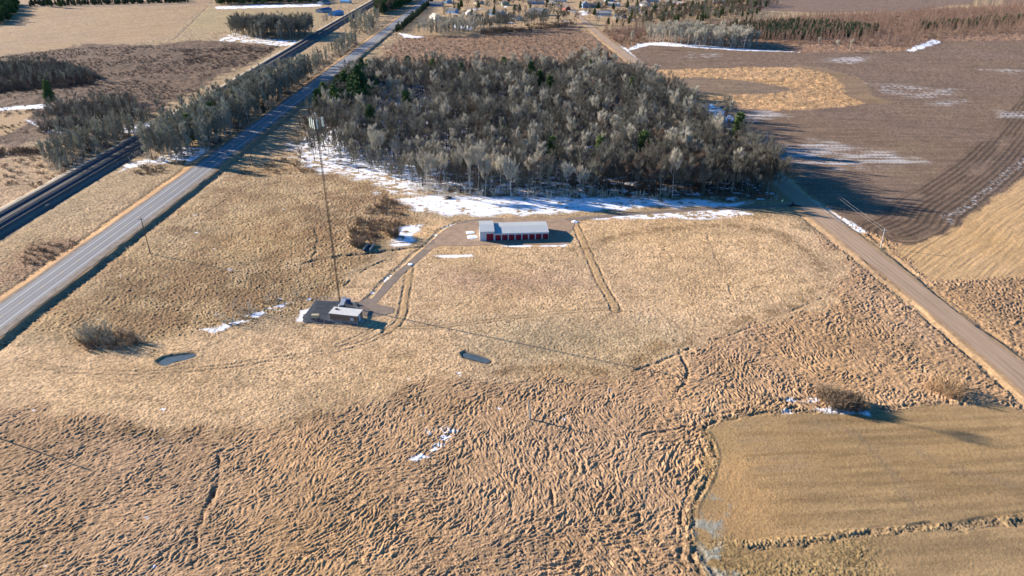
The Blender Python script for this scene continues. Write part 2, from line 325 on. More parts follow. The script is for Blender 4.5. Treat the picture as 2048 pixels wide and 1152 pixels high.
# --- dark curved furrows of the headland
hd = smooth_line(GP([(2120, 160), (2048, 262), (1990, 330), (1920, 385), (1868, 420), (1845, 450), (1800, 470)]))
idx, d, sg, al = pline(hd, 26, 0.2); off = d * sg
mm = sst(20, 17, d) * plow[1][np.searchsorted(plow[0], np.clip(idx, 0, plow[0][-1]))] * np.isin(idx, plow[0])
wv = 0.5 + 0.5 * np.sin(off * 2 * math.pi / 3.1 + 0.4 * (n2[idx] - .5))
mm = mm * sst(0.3, 0.6, fbm(off, al * 0.12, 5, 2, 95) + 0.15); wv = wv * (0.5 + 1.0 * n2[idx]); col[idx] *= (1 - mm * 0.32 * sst(0.4, 0.9, wv) - mm * 0.2)[:, None]; hz[idx] += mm * 0.11 * wv

# --- mosaic of the woods' floor: litter, then snow
WOOD = [(596, 292), (640, 235), (690, 165), (740, 150), (900, 152), (1060, 150), (1200, 160), (1300, 172), (1400, 215), (1450, 235), (1520, 310), (1556, 392), (1530, 402), (1400, 396), (1240, 392), (1100, 392), (950, 388), (860, 382), (800, 352), (700, 335)]
idx, m, d = zone(WOOD, (0.17, 0.115, 0.075), 0.3, 8, 5, cl=0.18, l=0)
WG = GP(WOOD)
sn = fbm(X[idx] * 0.6, Y[idx], 2.2, 4, 41, 0.6); east = sst(-90, 150, X[idx]); m_ = m * sst(0.50 + 0.13 * east, 0.56 + 0.13 * east, sn + 0.12 * (n3[idx] - 0.5))
paint(idx, m_, (0.80, 0.83, 0.88)); cov[idx] = np.maximum(cov[idx], m_)
def snow(px, dens, feather=5, warp=3, cell=2.2, sx=0.5, big=0, pts=None, soft=0.035, al=1.0):
    idx, m, d = pmask(px, feather, warp, big, pts=pts); s = fbm(X[idx] * sx, Y[idx], cell, 4, 47, 0.6)
    th = 0.74 - 0.5 * dens; mm = m * al * sst(th - soft, th + soft, s) if dens < 1 else m
    paint(idx, mm, (0.82, 0.85, 0.9)); cov[idx] = np.maximum(cov[idx], mm); clu[idx] *= (1 - 0.6 * mm)
snow([(790, 402), (860, 390), (950, 390), (1100, 393), (1250, 396), (1400, 402), (1480, 405), (1508, 409), (1440, 414), (1300, 416), (1200, 420), (1080, 428), (960, 432), (890, 428), (830, 416)], 0.72, 5, 3, 1.5, 0.5, soft=0.06)
snow([(590, 290), (640, 262), (720, 258), (800, 300), (850, 345), (850, 385), (790, 388), (740, 362), (680, 345), (600, 338)], 0.5, 12, 6, 1.7, 0.6)
snow([(700, 214), (780, 205), (850, 208), (880, 250), (820, 250), (740, 246)], 0.62, 8, 4)
snow([(780, 488), (800, 455), (842, 450), (838, 465), (815, 486), (795, 492)], 0.72, 3, 2)
snow([(1160, 434), (1300, 428), (1480, 420), (1510, 428), (1460, 436), (1350, 437), (1200, 439)], 0.5, 3, 1.5, 1.2, 0.4)
snow([(1395, 208), (1425, 208), (1470, 240), (1440, 244), (1410, 228)], 0.7, 3, 2)
snow([(1480, 262), (1500, 280), (1540, 325), (1590, 372), (1650, 414), (1738, 466), (1716, 466), (1655, 432), (1600, 400), (1560, 362), (1530, 330), (1480, 280)], 0.7, 2, 1.2, 1.6, 0.6)
snow([(1236, 90), (1250, 95), (1295, 136), (1284, 138), (1262, 118)], 0.9, 2, 1)
snow([(1330, 168), (1345, 180), (1362, 192), (1350, 190), (1334, 178)], 0.8, 2, 1)
snow([(1252, 102), (1275, 88), (1320, 84), (1370, 88), (1480, 97), (1600, 104), (1480, 101), (1370, 94), (1300, 90), (1270, 98)], 0.85, 3, 1.5)
snow([(1812, 101), (1840, 90), (1868, 78), (1882, 84), (1850, 95), (1828, 103)], 0.7, 3, 2)
for pl, dn in (([(1540, 300), (1640, 282), (1760, 300), (1850, 322), (1700, 338), (1570, 325)], 0.36), ([(1470, 228), (1540, 222), (1580, 232), (1500, 242)], 0.46), ([(1648, 119), (1690, 114), (1740, 114), (1710, 127), (1660, 124)], 0.55),
               ([(1990, 226), (2060, 222), (2070, 240), (2010, 236)], 0.5), ([(1380, 105), (1440, 108), (1430, 118), (1370, 115)], 0.3), ([(1860, 205), (1930, 198), (1920, 210), (1870, 212)], 0.34), ([(1960, 138), (2040, 140), (2020, 146)], 0.35), ([(1740, 165), (1930, 180), (1860, 200), (1780, 190)], 0.24)):
    snow(pl, dn, 14, 6, 1.6, 0.10, soft=0.15, al=0.42)
snow([(1880, 436), (1960, 385), (2060, 300), (2060, 318), (1965, 398), (1890, 448)], 0.2, 4, 2, 0.9, 0.8, soft=0.12, al=0.5)
snow([(1636, 818), (1690, 808), (1742, 824), (1735, 830), (1680, 829), (1655, 828)], 0.85, 1.5, 1); snow([(1560, 824), (1582, 820), (1584, 828), (1562, 828)], 0.7, 1, 1); snow([(1570, 796), (1640, 794), (1640, 800), (1572, 802)], 0.5, 1, 1)
snow([(398, 662), (440, 652), (520, 622), (575, 603), (560, 620), (500, 640), (440, 662)], 0.5, 2, 2, 1.5); snow([(598, 622), (614, 618), (612, 642), (596, 644)], 0.8, 1.5, 1, 1.5)
snow([(862, 858), (905, 850), (908, 888), (882, 896), (842, 932), (826, 916), (860, 880)], 0.42, 3, 3, 1.0)
snow([(232, 346), (262, 332), (340, 322), (420, 322), (450, 298), (380, 292), (320, 315), (250, 328)], 0.6, 4, 4, 2.0); snow([(160, 345), (200, 330), (240, 315), (235, 322), (185, 345)], 0.55, 2, 2, 1.6)
snow([(-20, 217), (60, 211), (94, 208), (100, 216), (40, 219), (-20, 222)], 0.8, 3, 2); snow([(48, 240), (90, 246), (115, 252), (100, 258), (60, 248)], 0.55, 3, 2); snow([(84, 256), (130, 262), (120, 268), (86, 264)], 0.55, 3, 2)
snow([(236, 256), (290, 246), (350, 244), (330, 260), (255, 266)], 0.68, 4, 3); snow([(448, 72), (470, 66), (500, 72), (590, 82), (640, 88), (560, 92), (490, 84), (440, 82)], 0.5, 4, 3, 3); snow([(430, 14), (500, 10), (640, 8), (640, 13), (500, 16), (436, 18)], 0.8, 5, 4, 3)
snow([(798, 66), (830, 72), (850, 74), (812, 76)], 0.8, 3, 2); snow([(905, 48), (945, 54), (940, 60), (905, 55)], 0.8, 3, 2); snow([(870, 510), (940, 508), (942, 513), (880, 514)], 0.7, 1.5, 1); snow([(1000, 492), (1120, 490), (1138, 486), (1130, 493), (1005, 495)], 0.75, 0.8, 0.6)
for q in range(24):
    a, b = rnd.uniform(900, 1480), rnd.uniform(2, 50); s_ = rnd.uniform(4, 16); snow([(a - s_, b), (a, b - 1.5), (a + s_, b), (a, b + 1.5)], 0.75, 4, 3)
for q in range(26):
    a, b = rnd.uniform(40, 1400), rnd.uniform(700, 1150); s_ = rnd.uniform(1.5, 5); snow([(a - s_, b), (a, b - s_ * .6), (a + s_, b), (a, b + s_ * .6)], 0.5, 0.6, 0.8, 0.9)
for q in range(16):
    a, b = rnd.uniform(0, 620), rnd.uniform(300, 640); s_ = rnd.uniform(2, 5); snow([(a - s_, b), (a, b - s_ * .5), (a + s_, b), (a, b + s_ * .5)], 0.45, 1, 1, 1.2)

# --- ruts, ditches, paths
def rut(px, off=(-0.9, 0.9), w=0.28, dark=0.45, depth=0.15, tint=None, tw=1.8, warp=0.4, gap=0.0, c=(0.15, 0.11, 0.075), seed=0):
    idx, d, sg, al = pline(smooth_line(GP(px)), tw + 2, warp); so_ = d * sg
    g = sst(gap - 0.08, gap + 0.08, vn(al, al * 0 + seed, 4, 90 + seed)) if gap else 1.0
    if tint: paint(idx, sst(tw + 0.5, tw - 0.5, d) * 0.7, tint, 0.2); clu[idx] *= 1 - 0.5 * sst(tw + 0.5, tw - 0.5, d)
    for o_ in off:
        m = sst(w * 2.2, w * 0.3, np.abs(so_ - o_ + 0.35 * k2[idx])) * g * (0.35 + 0.65 * sst(0.35, 0.6, n1[idx]))
        paint(idx, m * dark, c); hz[idx] -= m * depth
TINT = (0.40, 0.27, 0.14)
rut([(1152, 448), (1180, 515), (1208, 575), (1234, 620)], (-1.7, 1.7), 0.35, 0.6, 0.2, TINT, 1.9)
rut([(820, 535), (813, 590), (802, 635), (778, 664)], (-1.5, 1.5), 0.35, 0.6, 0.2, TINT, 1.7)
rut([(778, 664), (740, 682), (660, 703), (560, 716), (470, 730), (330, 744), (210, 745), (120, 738), (40, 720)], (-1.0, 1.0), 0.3, 0.5, 0.15)
rut([(770, 640), (730, 668), (680, 690)], (-1.0, 1.0), 0.3, 0.5, 0.15)
rut([(800, 655), (900, 652), (1040, 634), (1140, 624), (1234, 618)], (-0.9, 0.9), 0.3, 0.5, 0.12, (0.42, 0.30, 0.17), 1.2)
rut([(1414, 470), (1440, 530), (1455, 570), (1462, 590)], (0,), 0.3, 0.5, 0.15, gap=0.3)
rut([(560, 340), (480, 385), (400, 440), (300, 525), (220, 600), (150, 650)], (-1.1, 1.1), 0.3, 0.5, 0.12, gap=0.35)
rut([(500, 365), (440, 405), (400, 430)], (-1.1, 1.1), 0.3, 0.5, 0.12)
rut([(610, 525), (680, 512), (740, 506), (800, 498), (870, 490)], (0,), 0.8, 0.75, 0.5, c=(0.07, 0.06, 0.05))
rut([(628, 455), (634, 470), (632, 500), (622, 515)], (0,), 0.4, 0.6, 0.2); rut([(690, 570), (730, 540), (770, 520)], (0,), 0.4, 0.5, 0.3, gap=0.4)
rut([(640, 640), (600, 650), (560, 640)], (0,), 0.3, 0.4, 0.2, gap=.3)
rut([(440, 905), (436, 960), (412, 1005), (396, 1060), (386, 1130)], (0,), 0.35, 0.75, 0.45, gap=0.25); rut([(430, 960), (420, 1000)], (0,), 0.5, 0.7, 0.5)
rut([(1095, 905), (1098, 960), (1105, 1010)], (0,), 0.3, 0.5, 0.3, gap=0.4); rut([(1060, 950), (1064, 1000), (1072, 1060)], (0,), 0.3, 0.5, 0.3, gap=0.5)
rut([(1372, 1120), (1380, 1010), (1402, 960), (1420, 915), (1412, 880), (1398, 862), (1425, 838), (1500, 826), (1600, 806)], (-1.5, 1.3), 0.45, 0.55, 0.35, gap=0.3)
rut([(1372, 1090), (1400, 1120), (1420, 1160)], (-1.5, 1.3), 0.5, 0.5, 0.3, gap=0.15)
DT = [(1485, 1088), (1600, 1080), (1750, 1068), (1900, 1052), (2060, 1034)]
rut(DT, (0.9,), 0.5, 0.6, 0.35, (0.36, 0.25, 0.13), 1.5, warp=1.2, gap=0.25); rut(DT[2:], (-0.5,), 0.7, 0.6, 0.45, warp=1.2, gap=0.3)
for D_, w_, c_ in ((DT, 1.3, 0.2), ([(1400, 856), (1450, 832), (1560, 820), (1700, 822), (1830, 808), (1940, 800)], 1.6, 0.15), ([(1372, 1090), (1380, 1010), (1402, 960), (1420, 915), (1412, 880), (1400, 858)], 2.2, 0.13)):
    idx, d, sg, al = pline(smooth_line(GP(D_)), 5, 0.9); m = sst(w_ + 0.6, w_ - 0.6, d); clu[idx] = np.maximum(clu[idx], m * c_); hz[idx] += m * 0.16; paint(idx, m * 0.35 * (n1[idx] > 0.5), (0.24, 0.17, 0.09))
rut([(1430, 838), (1560, 826), (1700, 826), (1830, 812), (1940, 804)], (-0.4, ), 0.5, 0.6, 0.35, gap=0.3)
rut([(1290, 870), (1400, 850)], (0,), 0.3, 0.5, 0.3); rut([(1450, 805), (1560, 800), (1640, 795)], (0.0,), 0.5, 0.5, 0.3, gap=0.4)
rut([(1276, 736), (1330, 715), (1372, 697)], (0.8,), 0.5, 0.5, 0.3); rut([(1360, 700), (1372, 740), (1366, 770), (1350, 790)], (0,), 0.4, 0.6, 0.4)
rut([(1372, 697), (1450, 672), (1540, 638), (1640, 595)], (0.6,), 0.4, 0.4, 0.2, gap=0.5)
rut([(1630, 430), (1700, 492), (1790, 575), (1880, 660), (1975, 745)], (0,), 0.7, 0.55, 0.35, gap=0.35); rut([(1740, 470), (1840, 560), (1940, 640), (2060, 715)], (0,), 0.7, 0.7, 0.4)
for pl in ([(1140, 500), (1180, 492), (1240, 472), (1300, 462), (1400, 452), (1490, 455), (1560, 470), (1620, 510), (1650, 560), (1600, 600), (1500, 640), (1400, 668), (1300, 700)], [(260, 855), (340, 866), (430, 868), (520, 858), (620, 832), (700, 806)], [(1000, 740), (1110, 735), (1220, 740), (1280, 715)], [(520, 340), (620, 345), (720, 372)]):
    idx, d, sg, al = pline(smooth_line(GP(pl)), 8, 2); paint(idx, sst(5.5, 0.5, d) * sst(0.36, 0.58, n1[idx]) * 0.8, (0.2, 0.135, 0.075), 0.3)
rut([(0, 110), (140, 95), (160, 88), (260, 90), (330, 80), (350, 76), (372, 56), (400, 28), (416, 12)], (0,), 1.2, 0.7, 0.3, c=(0.12, 0.09, 0.06)); rut([(150, 47), (230, 53), (300, 60), (345, 68)], (0,), 0.8, 0.5, 0.2, gap=.3)

# --- bare flats under the buildings and tracks, embankments
HWY = [(-178.6, 60), (-178.0, 214), (-175.6, 330), (-174.8, 430), (-173.6, 570), (-172.3, 800), (-170.9, 1127), (-171.0, 1354), (-171.0, 1700)]
RAIL = [(-233, 60), (-236.0, 214), (-237.9, 296), (-239.6, 425), (-242.4, 560), (-249.3, 762), (-258, 1050), (-266.7, 1373), (-276, 1750)]
GRAV = [(154.3, 60), (154.6, 150), (155.0, 178), (152.0, 230), (146.6, 306), (145.0, 330), (144.5, 372), (143.0, 420), (141, 520), (136, 600), (128, 724), (118, 900), (106, 1200), (100, 1400), (96, 1700)]
HWZ, RLZ, GRZ = 1.1, 1.8, 0.35
idx, d, sg, al = pline(HWY, 24, 0.0); s_ = d * sg
wob = 0.5 * jx[idx]
prof = np.interp(s_ + wob * (np.abs(s_) > 7.5), [-24, -15, -12.5, -8.4, 9.0, 11.4, 12.4, 15.5, 24], [0, 0, -0.2, HWZ - 0.08, HWZ - 0.08, -0.1, -0.25, 0, 0]); hz[idx] += prof
flat[idx] = np.maximum(flat[idx], sst(11.0, 9, d)); clu[idx] = np.maximum(clu[idx], 0.2 * sst(14, 12, d))
sh = sst(13.5, 12, np.abs(s_ + 1 + wob)) * (s_ < 0) + sst(13.5, 12, s_) * (s_ > 0)
paint(idx, sh * 0.9, (0.37, 0.235, 0.125), 0.3); dt = sst(9.4, 10.2, s_ + wob) * sst(12.6, 11.8, s_ + wob); paint(idx, dt * 0.5, (0.16, 0.15, 0.12), 0.3)  # orange verge, then a dark band painted for the shade on the right slope
dt = sst(7.9, 7.3, d) ; paint(idx, dt * 0.7, (0.2, 0.17, 0.14)); dt = sst(-14.8, -14.0, s_ + wob) * sst(-12.8, -13.4, s_ + wob); paint(idx, dt * 0.6, (0.16, 0.12, 0.08))
idx, d, sg, al = pline(RAIL, 26, 0.0); s_ = d * sg; wob = 0.9 * jx[idx] + 0.6 * j2[idx]
prof = np.interp(s_ + wob * (np.abs(s_) > 9), [-26, -13, -8.5, 7.2, 11.2, 12.6, 16, 26], [0, 0, RLZ, RLZ, -0.1, -0.2, 0, 0]); hz[idx] += prof
flat[idx] = np.maximum(flat[idx], sst(15, 11, d))
paint(idx, sst(13.2, 11.8, np.abs(s_ + wob) ) * (s_ > 0) + sst(11.5, 10.5, np.abs(s_ + wob)) * (s_ <= 0), (0.11, 0.10, 0.095), 0.3)
paint(idx, sst(-11.8, -10.6, s_ + wob) * sst(-6.2, -6.8, s_), (0.33, 0.30, 0.25), 0.15)
paint(idx, sst(8.6, 9.2, s_) * sst(10.6, 10.0, s_) * 0.35, (0.3, 0.28, 0.25))
idx, d, sg, al = pline(GRAV, 16, 0.0); s_ = d * sg; wob = 0.6 * jx[idx] + 0.3 * j2[idx]
prof = np.interp(np.abs(s_ + wob * (d > 6.6)), [0, 6.3, 8.6, 10.2, 16], [GRZ - 0.08, GRZ - 0.1, -0.25, 0, 0]); hz[idx] += prof
flat[idx] = np.maximum(flat[idx], sst(9.0, 6.8, d)); paint(idx, sst(9.4, 8.2, d + wob) * 0.85, (0.37, 0.255, 0.15), 0.25)

DRIVE = smooth_line(GP([(1608, 408), (1540, 413), (1420, 418), (1300, 425), (1200, 433), (1120, 440), (1040, 440), (960, 440), (905, 455), (870, 484), (830, 520), (790, 555), (756, 592), (738, 612)]), 6)
YARD = GP([(842, 500), (868, 486), (880, 468), (905, 450), (950, 442), (1010, 438), (1100, 438), (1130, 436), (1148, 448), (1140, 470), (1140, 486), (1120, 490), (1000, 490), (930, 492), (880, 492), (858, 500)])
PAD = GP([(716, 604), (740, 596), (752, 608), (785, 616), (786, 626), (750, 632), (716, 632)])
COMP = GP([(632, 601), (716, 604), (722, 630), (716, 652), (607, 645), (606, 634)])
idx, d, sg, al = pline(DRIVE, 6, 0.0); m_ = sst(3.0, 1.9, d); flat[idx] = np.maximum(flat[idx], m_)
idx, d, sg, al = pline(DRIVE[-34:], 7, 0.5); m_ = sst(2.0, 2.6, d) * sst(4.6, 3.4, d); hz[idx] += m_ * 0.03 * (sg < 0) - m_ * 0.25 * (sg > 0)
paint(idx, m_ * (sg > 0) * sst(.4, .6, n1[idx]) * 0.7, (0.16, 0.15, 0.12)); mm = m_ * (sg > 0) * sst(0.62, 0.68, n1[idx]); paint(idx, mm, (0.8, 0.8, 0.8))
for pts, f in ((YARD, 2.5), (PAD, 1.5), (COMP, 1.2)):
    idx, m, d = pmask(None, 1, 0, pts=pts); flat[idx] = np.maximum(flat[idx], sst(-f, 0.2, d))
PONDS = [[(316, 722), (334, 713), (384, 707), (388, 712), (352, 722), (328, 729)], [(926, 706), (934, 704), (962, 711), (982, 720), (974, 725), (944, 718), (928, 712)]]
for p in PONDS:
    pg = smooth_line(GP(p + p[:1]), 6)[:-1]; idx, m, d = pmask(None, 1, 0, pts=pg); m = sst(-1.2, 0.3, d); hz[idx] -= 0.55 * m; flat[idx] = np.maximum(flat[idx], m); paint(idx, sst(-1.0, 0, d) * 0.8, (0.1, 0.09, 0.075))
    hz[idx] += 0.07 * sst(-3, -1.6, d) * sst(-0.4, -1.4, d)
    paint(idx, sst(-3.5, -1, d) * sst(0.45, 0.6, n1[idx]) * 0.5, (0.22, 0.15, 0.09))
# raised tufty margins of the lodged grass
# --- relief of the grass
act = lod > 0.02; ia = np.nonzero(act & (Y > 60) & (Y < 520) & (np.abs(X) < 420))[0]
xa, ya = X[ia], Y[ia]
flow = sst(-60, 90, xa)
th = (fbm(xa, ya, 24, 2, 101) - 0.5) * (1.6 + 3.0 * flow) + (vn(xa, ya, 7, 105) - 0.5) * (0.9 + 0.8 * flow) + (vn(xa, ya, 1.9, 106) - 0.5) * 1.9 + 0.95 - 0.5 * flow
cs, sn_ = np.cos(th), np.sin(th); L = np.zeros_like(xa)
ks = np.arange(-2, 3) * 0.24
for k in ks: L += vn(xa + cs * k, ya + sn_ * k, 0.34, 110)
L = (L / len(ks) - 0.5)
L2 = np.zeros_like(xa)
for k in (-0.7, -0.25, 0.25, 0.7): L2 += vn(xa + cs * k + 50, ya + sn_ * k, 0.72, 112)
L2 = L2 / 4 - 0.5
near = sst(175, 100, ya); big = near * sst(-70, 60, xa)
rel = np.tanh(L * 6) * (0.12 + 0.035 * flow) + np.tanh(L2 * 5) * (0.05 + 0.13 * big) + (vn(xa, ya, 0.3, 113) - 0.5) * 0.12
patch = 0.8 + 0.35 * sst(0.33, 0.6, fbm(xa, ya, 9, 2, 120))
hz[ia] += rel * (0.6 + 0.7 * vn(xa, ya, 3.1, 121)) * (1 + 0.35 * sst(150, 230, ya)) * lod[ia] * patch * (1 - flat[ia]) * 1.0
tone = 1 + (0.22 * np.tanh(vn(xa, ya, 0.8, 130) * 2 - 1) + 0.12 * (n2[ia] - 0.5) * 2 + 0.12 * (n3[ia] - .5) * 2) * lod[ia]
col[ia] *= tone[:, None]
rg = (fbm(xa, ya, 22, 3, 140) - 0.5) * 0.5 * lod[ia]; col[ia, 0] *= 1 + 0.10 * rg; col[ia, 2] *= 1 - 0.3 * rg
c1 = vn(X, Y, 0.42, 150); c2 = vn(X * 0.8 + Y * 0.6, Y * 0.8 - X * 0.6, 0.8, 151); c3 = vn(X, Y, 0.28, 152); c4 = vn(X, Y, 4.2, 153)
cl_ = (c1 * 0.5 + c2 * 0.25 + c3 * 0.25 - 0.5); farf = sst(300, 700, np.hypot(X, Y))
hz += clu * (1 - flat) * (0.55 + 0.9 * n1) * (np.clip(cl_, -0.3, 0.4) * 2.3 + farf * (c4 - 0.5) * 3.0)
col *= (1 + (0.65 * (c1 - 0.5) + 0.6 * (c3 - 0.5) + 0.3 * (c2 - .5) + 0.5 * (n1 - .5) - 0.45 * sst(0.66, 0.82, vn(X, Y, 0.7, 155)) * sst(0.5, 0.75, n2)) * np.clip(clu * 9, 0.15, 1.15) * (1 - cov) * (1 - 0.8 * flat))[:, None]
col *= (1 + 0.14 * (n3 - 0.5) * (1 - cov))[:, None]
w_ = (fbm(X, Y, 35, 3, 160) - 0.5) * (1 - cov); col[:, 0] *= 1 + 0.06 * w_; col[:, 2] *= 1 - 0.16 * w_
wm = (1 - cov); col[:, 1] *= 1 - 0.03 * wm; col[:, 2] *= 1 - 0.11 * wm; col[:, 0] *= 1 + 0.01 * wm
col = np.clip(col, 0.02, 0.92).astype(np.float32)
hz[np.hypot(X, Y) > 1700] = -0.3
print('ground fields', round(time.time() - T0, 1))
me = bpy.data.meshes.new('ground')
me.vertices.add(N); me.vertices.foreach_set('co', np.stack([X, Y, hz], 1).astype(np.float32).ravel())
i = np.arange(NR - 1)[:, None] * NA; j = np.arange(NA - 1)[None, :]
a0 = i + j; q = np.stack([a0, a0 + NA, a0 + NA + 1, a0 + 1], -1).reshape(-1, 4)
i = np.arange(NR - 1) * NA; qq = np.stack([i + NA - 1, i + 2 * NA - 1, i + NA, i], -1)
q = np.concatenate([q, qq])[:, ::-1].astype(np.int32); F = len(q)
q = q[:, ::-1] if False else q
me.loops.add(F * 4); me.loops.foreach_set('vertex_index', q.ravel())
me.polygons.add(F); me.polygons.foreach_set('loop_start', np.arange(F, dtype=np.int32) * 4)
me.polygons.foreach_set('use_smooth', np.ones(F, bool))
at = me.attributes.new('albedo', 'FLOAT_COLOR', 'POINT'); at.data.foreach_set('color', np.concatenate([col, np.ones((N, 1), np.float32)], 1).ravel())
at = me.attributes.new('snow_cover', 'FLOAT', 'POINT'); at.data.foreach_set('value', cov.astype(np.float32))
me.update(calc_edges=True)
if me.polygons[NA * (NR // 2)].normal.z < 0: me.flip_normals()
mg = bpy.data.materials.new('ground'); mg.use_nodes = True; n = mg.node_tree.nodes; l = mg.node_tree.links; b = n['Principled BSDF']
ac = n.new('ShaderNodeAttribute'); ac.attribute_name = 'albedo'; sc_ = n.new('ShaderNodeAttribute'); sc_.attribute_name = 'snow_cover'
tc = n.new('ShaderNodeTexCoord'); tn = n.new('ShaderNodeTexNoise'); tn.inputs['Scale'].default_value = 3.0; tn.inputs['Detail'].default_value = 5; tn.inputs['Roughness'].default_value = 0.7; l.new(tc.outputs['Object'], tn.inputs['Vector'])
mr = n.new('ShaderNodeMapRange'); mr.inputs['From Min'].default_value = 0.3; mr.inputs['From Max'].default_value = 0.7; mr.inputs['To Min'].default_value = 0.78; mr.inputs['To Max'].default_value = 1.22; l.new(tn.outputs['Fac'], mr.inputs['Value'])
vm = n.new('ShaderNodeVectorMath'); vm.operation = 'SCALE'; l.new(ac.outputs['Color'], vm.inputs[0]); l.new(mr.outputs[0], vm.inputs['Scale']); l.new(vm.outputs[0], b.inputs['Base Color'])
b.inputs['Roughness'].default_value = 0.92; b.inputs['Specular IOR Level'].default_value = 0.12
bu = n.new('ShaderNodeBump'); bu.inputs['Strength'].default_value = 0.6; bu.inputs['Distance'].default_value = 0.12; l.new(tn.outputs['Fac'], bu.inputs['Height']); l.new(bu.outputs[0], b.inputs['Normal'])
me.materials.append(mg)
go = bpy.data.objects.new('ground', me); COL.objects.link(go); tag(go, kind='structure')
print('ground done', round(time.time() - T0, 1))

# ------------------------------------------------------------------ roads, tracks and other sheets
def offset_line(pts, o):
    P = np.array(pts, float); t = np.gradient(P, axis=0); t /= np.linalg.norm(t, axis=1)[:, None]
    return P + np.stack([t[:, 1], -t[:, 0]], 1) * np.asarray(o).reshape(-1, 1) if np.ndim(o) else P + np.stack([t[:, 1], -t[:, 0]], 1) * o
def resample(pts, step):
    P = np.array(pts, float); s = np.concatenate([[0], np.cumsum(np.linalg.norm(np.diff(P, axis=0), axis=1))]); t = np.arange(0, s[-1], step)
    return np.stack([np.interp(t, s, P[:, 0]), np.interp(t, s, P[:, 1])], 1), t
def strip(name, pts, w0, w1, z, m, step=2.0, wob=0.0, mb=None, build=True):
    P, t = resample(pts, step)
    o0 = w0 + wob * (vn(t, t * 0, 3.5, 200) - 0.5) * 2 + wob * (vn(t, t * 0, 1.2, 203) - 0.5); o1 = w1 + wob * (vn(t, t * 0 + 9, 3.5, 201) - 0.5) * 2 + wob * (vn(t, t * 0, 1.1, 204) - 0.5)
    A = offset_line(P, o0); B = offset_line(P, o1); mb = mb or MB(); k = len(A)
    mb.add([(p[0], p[1], z) for p in A] + [(p[0], p[1], z) for p in B], [(i, i + k, i + k + 1, i + 1) for i in range(k - 1)])
    return mb.build(name, m) if build else mb
hw = [p for p in HWY]
tag(strip('highway', hw, -6.6, 6.6, HWZ, M['asphalt'], 4, 0.12), kind='structure')
mb = MB()
for o in (-3.9, 3.75): strip('', hw, o, o + 0.22, HWZ + 0.012, None, 6, mb=mb, build=False)
tag(mb.build('edge_line_marking', M['paint']), kind='structure')
mb = MB(); P, t = resample(hw, 3.0)
for k in range(0, len(P) - 1, 4): strip('', [P[k], P[k + 1]], -0.16, 0.06, HWZ + 0.012, None, 2.9, mb=mb, build=False)
tag(mb.build('centre_line_marking', M['paint_y']), kind='structure')
M['shoulder'] = mat('shoulder_gravel', (0.2, 0.165, 0.13), 0.95, 0.3, 0.4, 0.3, 3)
M['worn'] = mat('worn_asphalt', (0.165, 0.165, 0.17), 0.85, 0.16, 0.3, stretch=(1, 0.05, 1)); M['pale_asphalt'] = mat('pale_asphalt', (0.27, 0.265, 0.255), 0.9, 0.2, 0.4, stretch=(1, 0.08, 1))
tag(strip('gravel_shoulder', hw, 5.3, 8.3, HWZ + 0.006, M['shoulder'], 2, 0.35), kind='structure'); tag(strip('gravel_shoulder', hw, -7.6, -6.1, HWZ + 0.006, M['shoulder'], 2, 0.3), kind='structure')
mb = MB()
for o in (-3.0, -1.35, 0.85, 2.5): strip('', hw, o - 0.3, o + 0.4, HWZ + 0.005, None, 5, 0.12, mb=mb, build=False)
tag(mb.build('wheel_track', M['worn']), kind='structure')
tag(strip('pavement_seam', hw, -0.55, 0.45, HWZ + 0.008, M['pale_asphalt'], 3, 0.15), kind='structure')
mb = MB()
for o in (-3.2, -1.2, 1.1, 3.0): strip('', GRAV, o - 0.35, o + 0.4, GRZ + 0.006, None, 4, 0.3, mb=mb, build=False)
tag(mb.build('wheel_rut', mat('packed_gravel', (0.365, 0.262, 0.176), 0.95, 0.12, 0.3, stretch=(1, 0.1, 1))), kind='structure')
tag(strip('gravel_road', GRAV, -5.0, 5.0, GRZ, M['gravel_road'], 1.5, 0.25), kind='structure')
tag(strip('dirt_driveway', DRIVE, -1.75, 1.75, 0.05, M['track_dirt'], 0.8, 0.45), kind='structure')
def sheet(name, pts, z, m, wob=0.5, step=0.6):
    P = list(pts) + [pts[0]]; Q, t = resample(P, step); c = Q.mean(0)
    d = Q - c; ln = np.linalg.norm(d, axis=1)[:, None]; Q = Q + d / ln * ((vn(Q[:, 0], Q[:, 1], 2.0, 210) - 0.5) * 2 * wob + (vn(Q[:, 0], Q[:, 1], 0.8, 211) - 0.5) * wob)[:, None]
    bm = bmesh.new(); vs = [bm.verts.new((x, y, z)) for x, y in Q]; f = bm.faces.new(vs); bmesh.ops.triangulate(bm, faces=[f]); bm.normal_update()
    if sum(ff.normal.z for ff in bm.faces) < 0: bmesh.ops.reverse_faces(bm, faces=bm.faces)
    me = bpy.data.meshes.new(name); bm.to_mesh(me); bm.free(); me.materials.append(m); o = bpy.data.objects.new(name, me); COL.objects.link(o); return o
tag(sheet('gravel_yard', YARD, 0.07, M['dirt'], 0.7), kind='structure')
tag(sheet('gravel_turnaround', PAD, 0.09, M['track_dirt'], 0.6), kind='structure')
tag(sheet('shaded_slate_pad', COMP, 0.11, M['shaded_slate_gravel'], 0.3), kind='structure')
for p in PONDS: tag(sheet('pond', smooth_line(GP(p + p[:1]), 6)[:-1], -0.36, M['ice'], 0.5, 0.4), kind='structure')

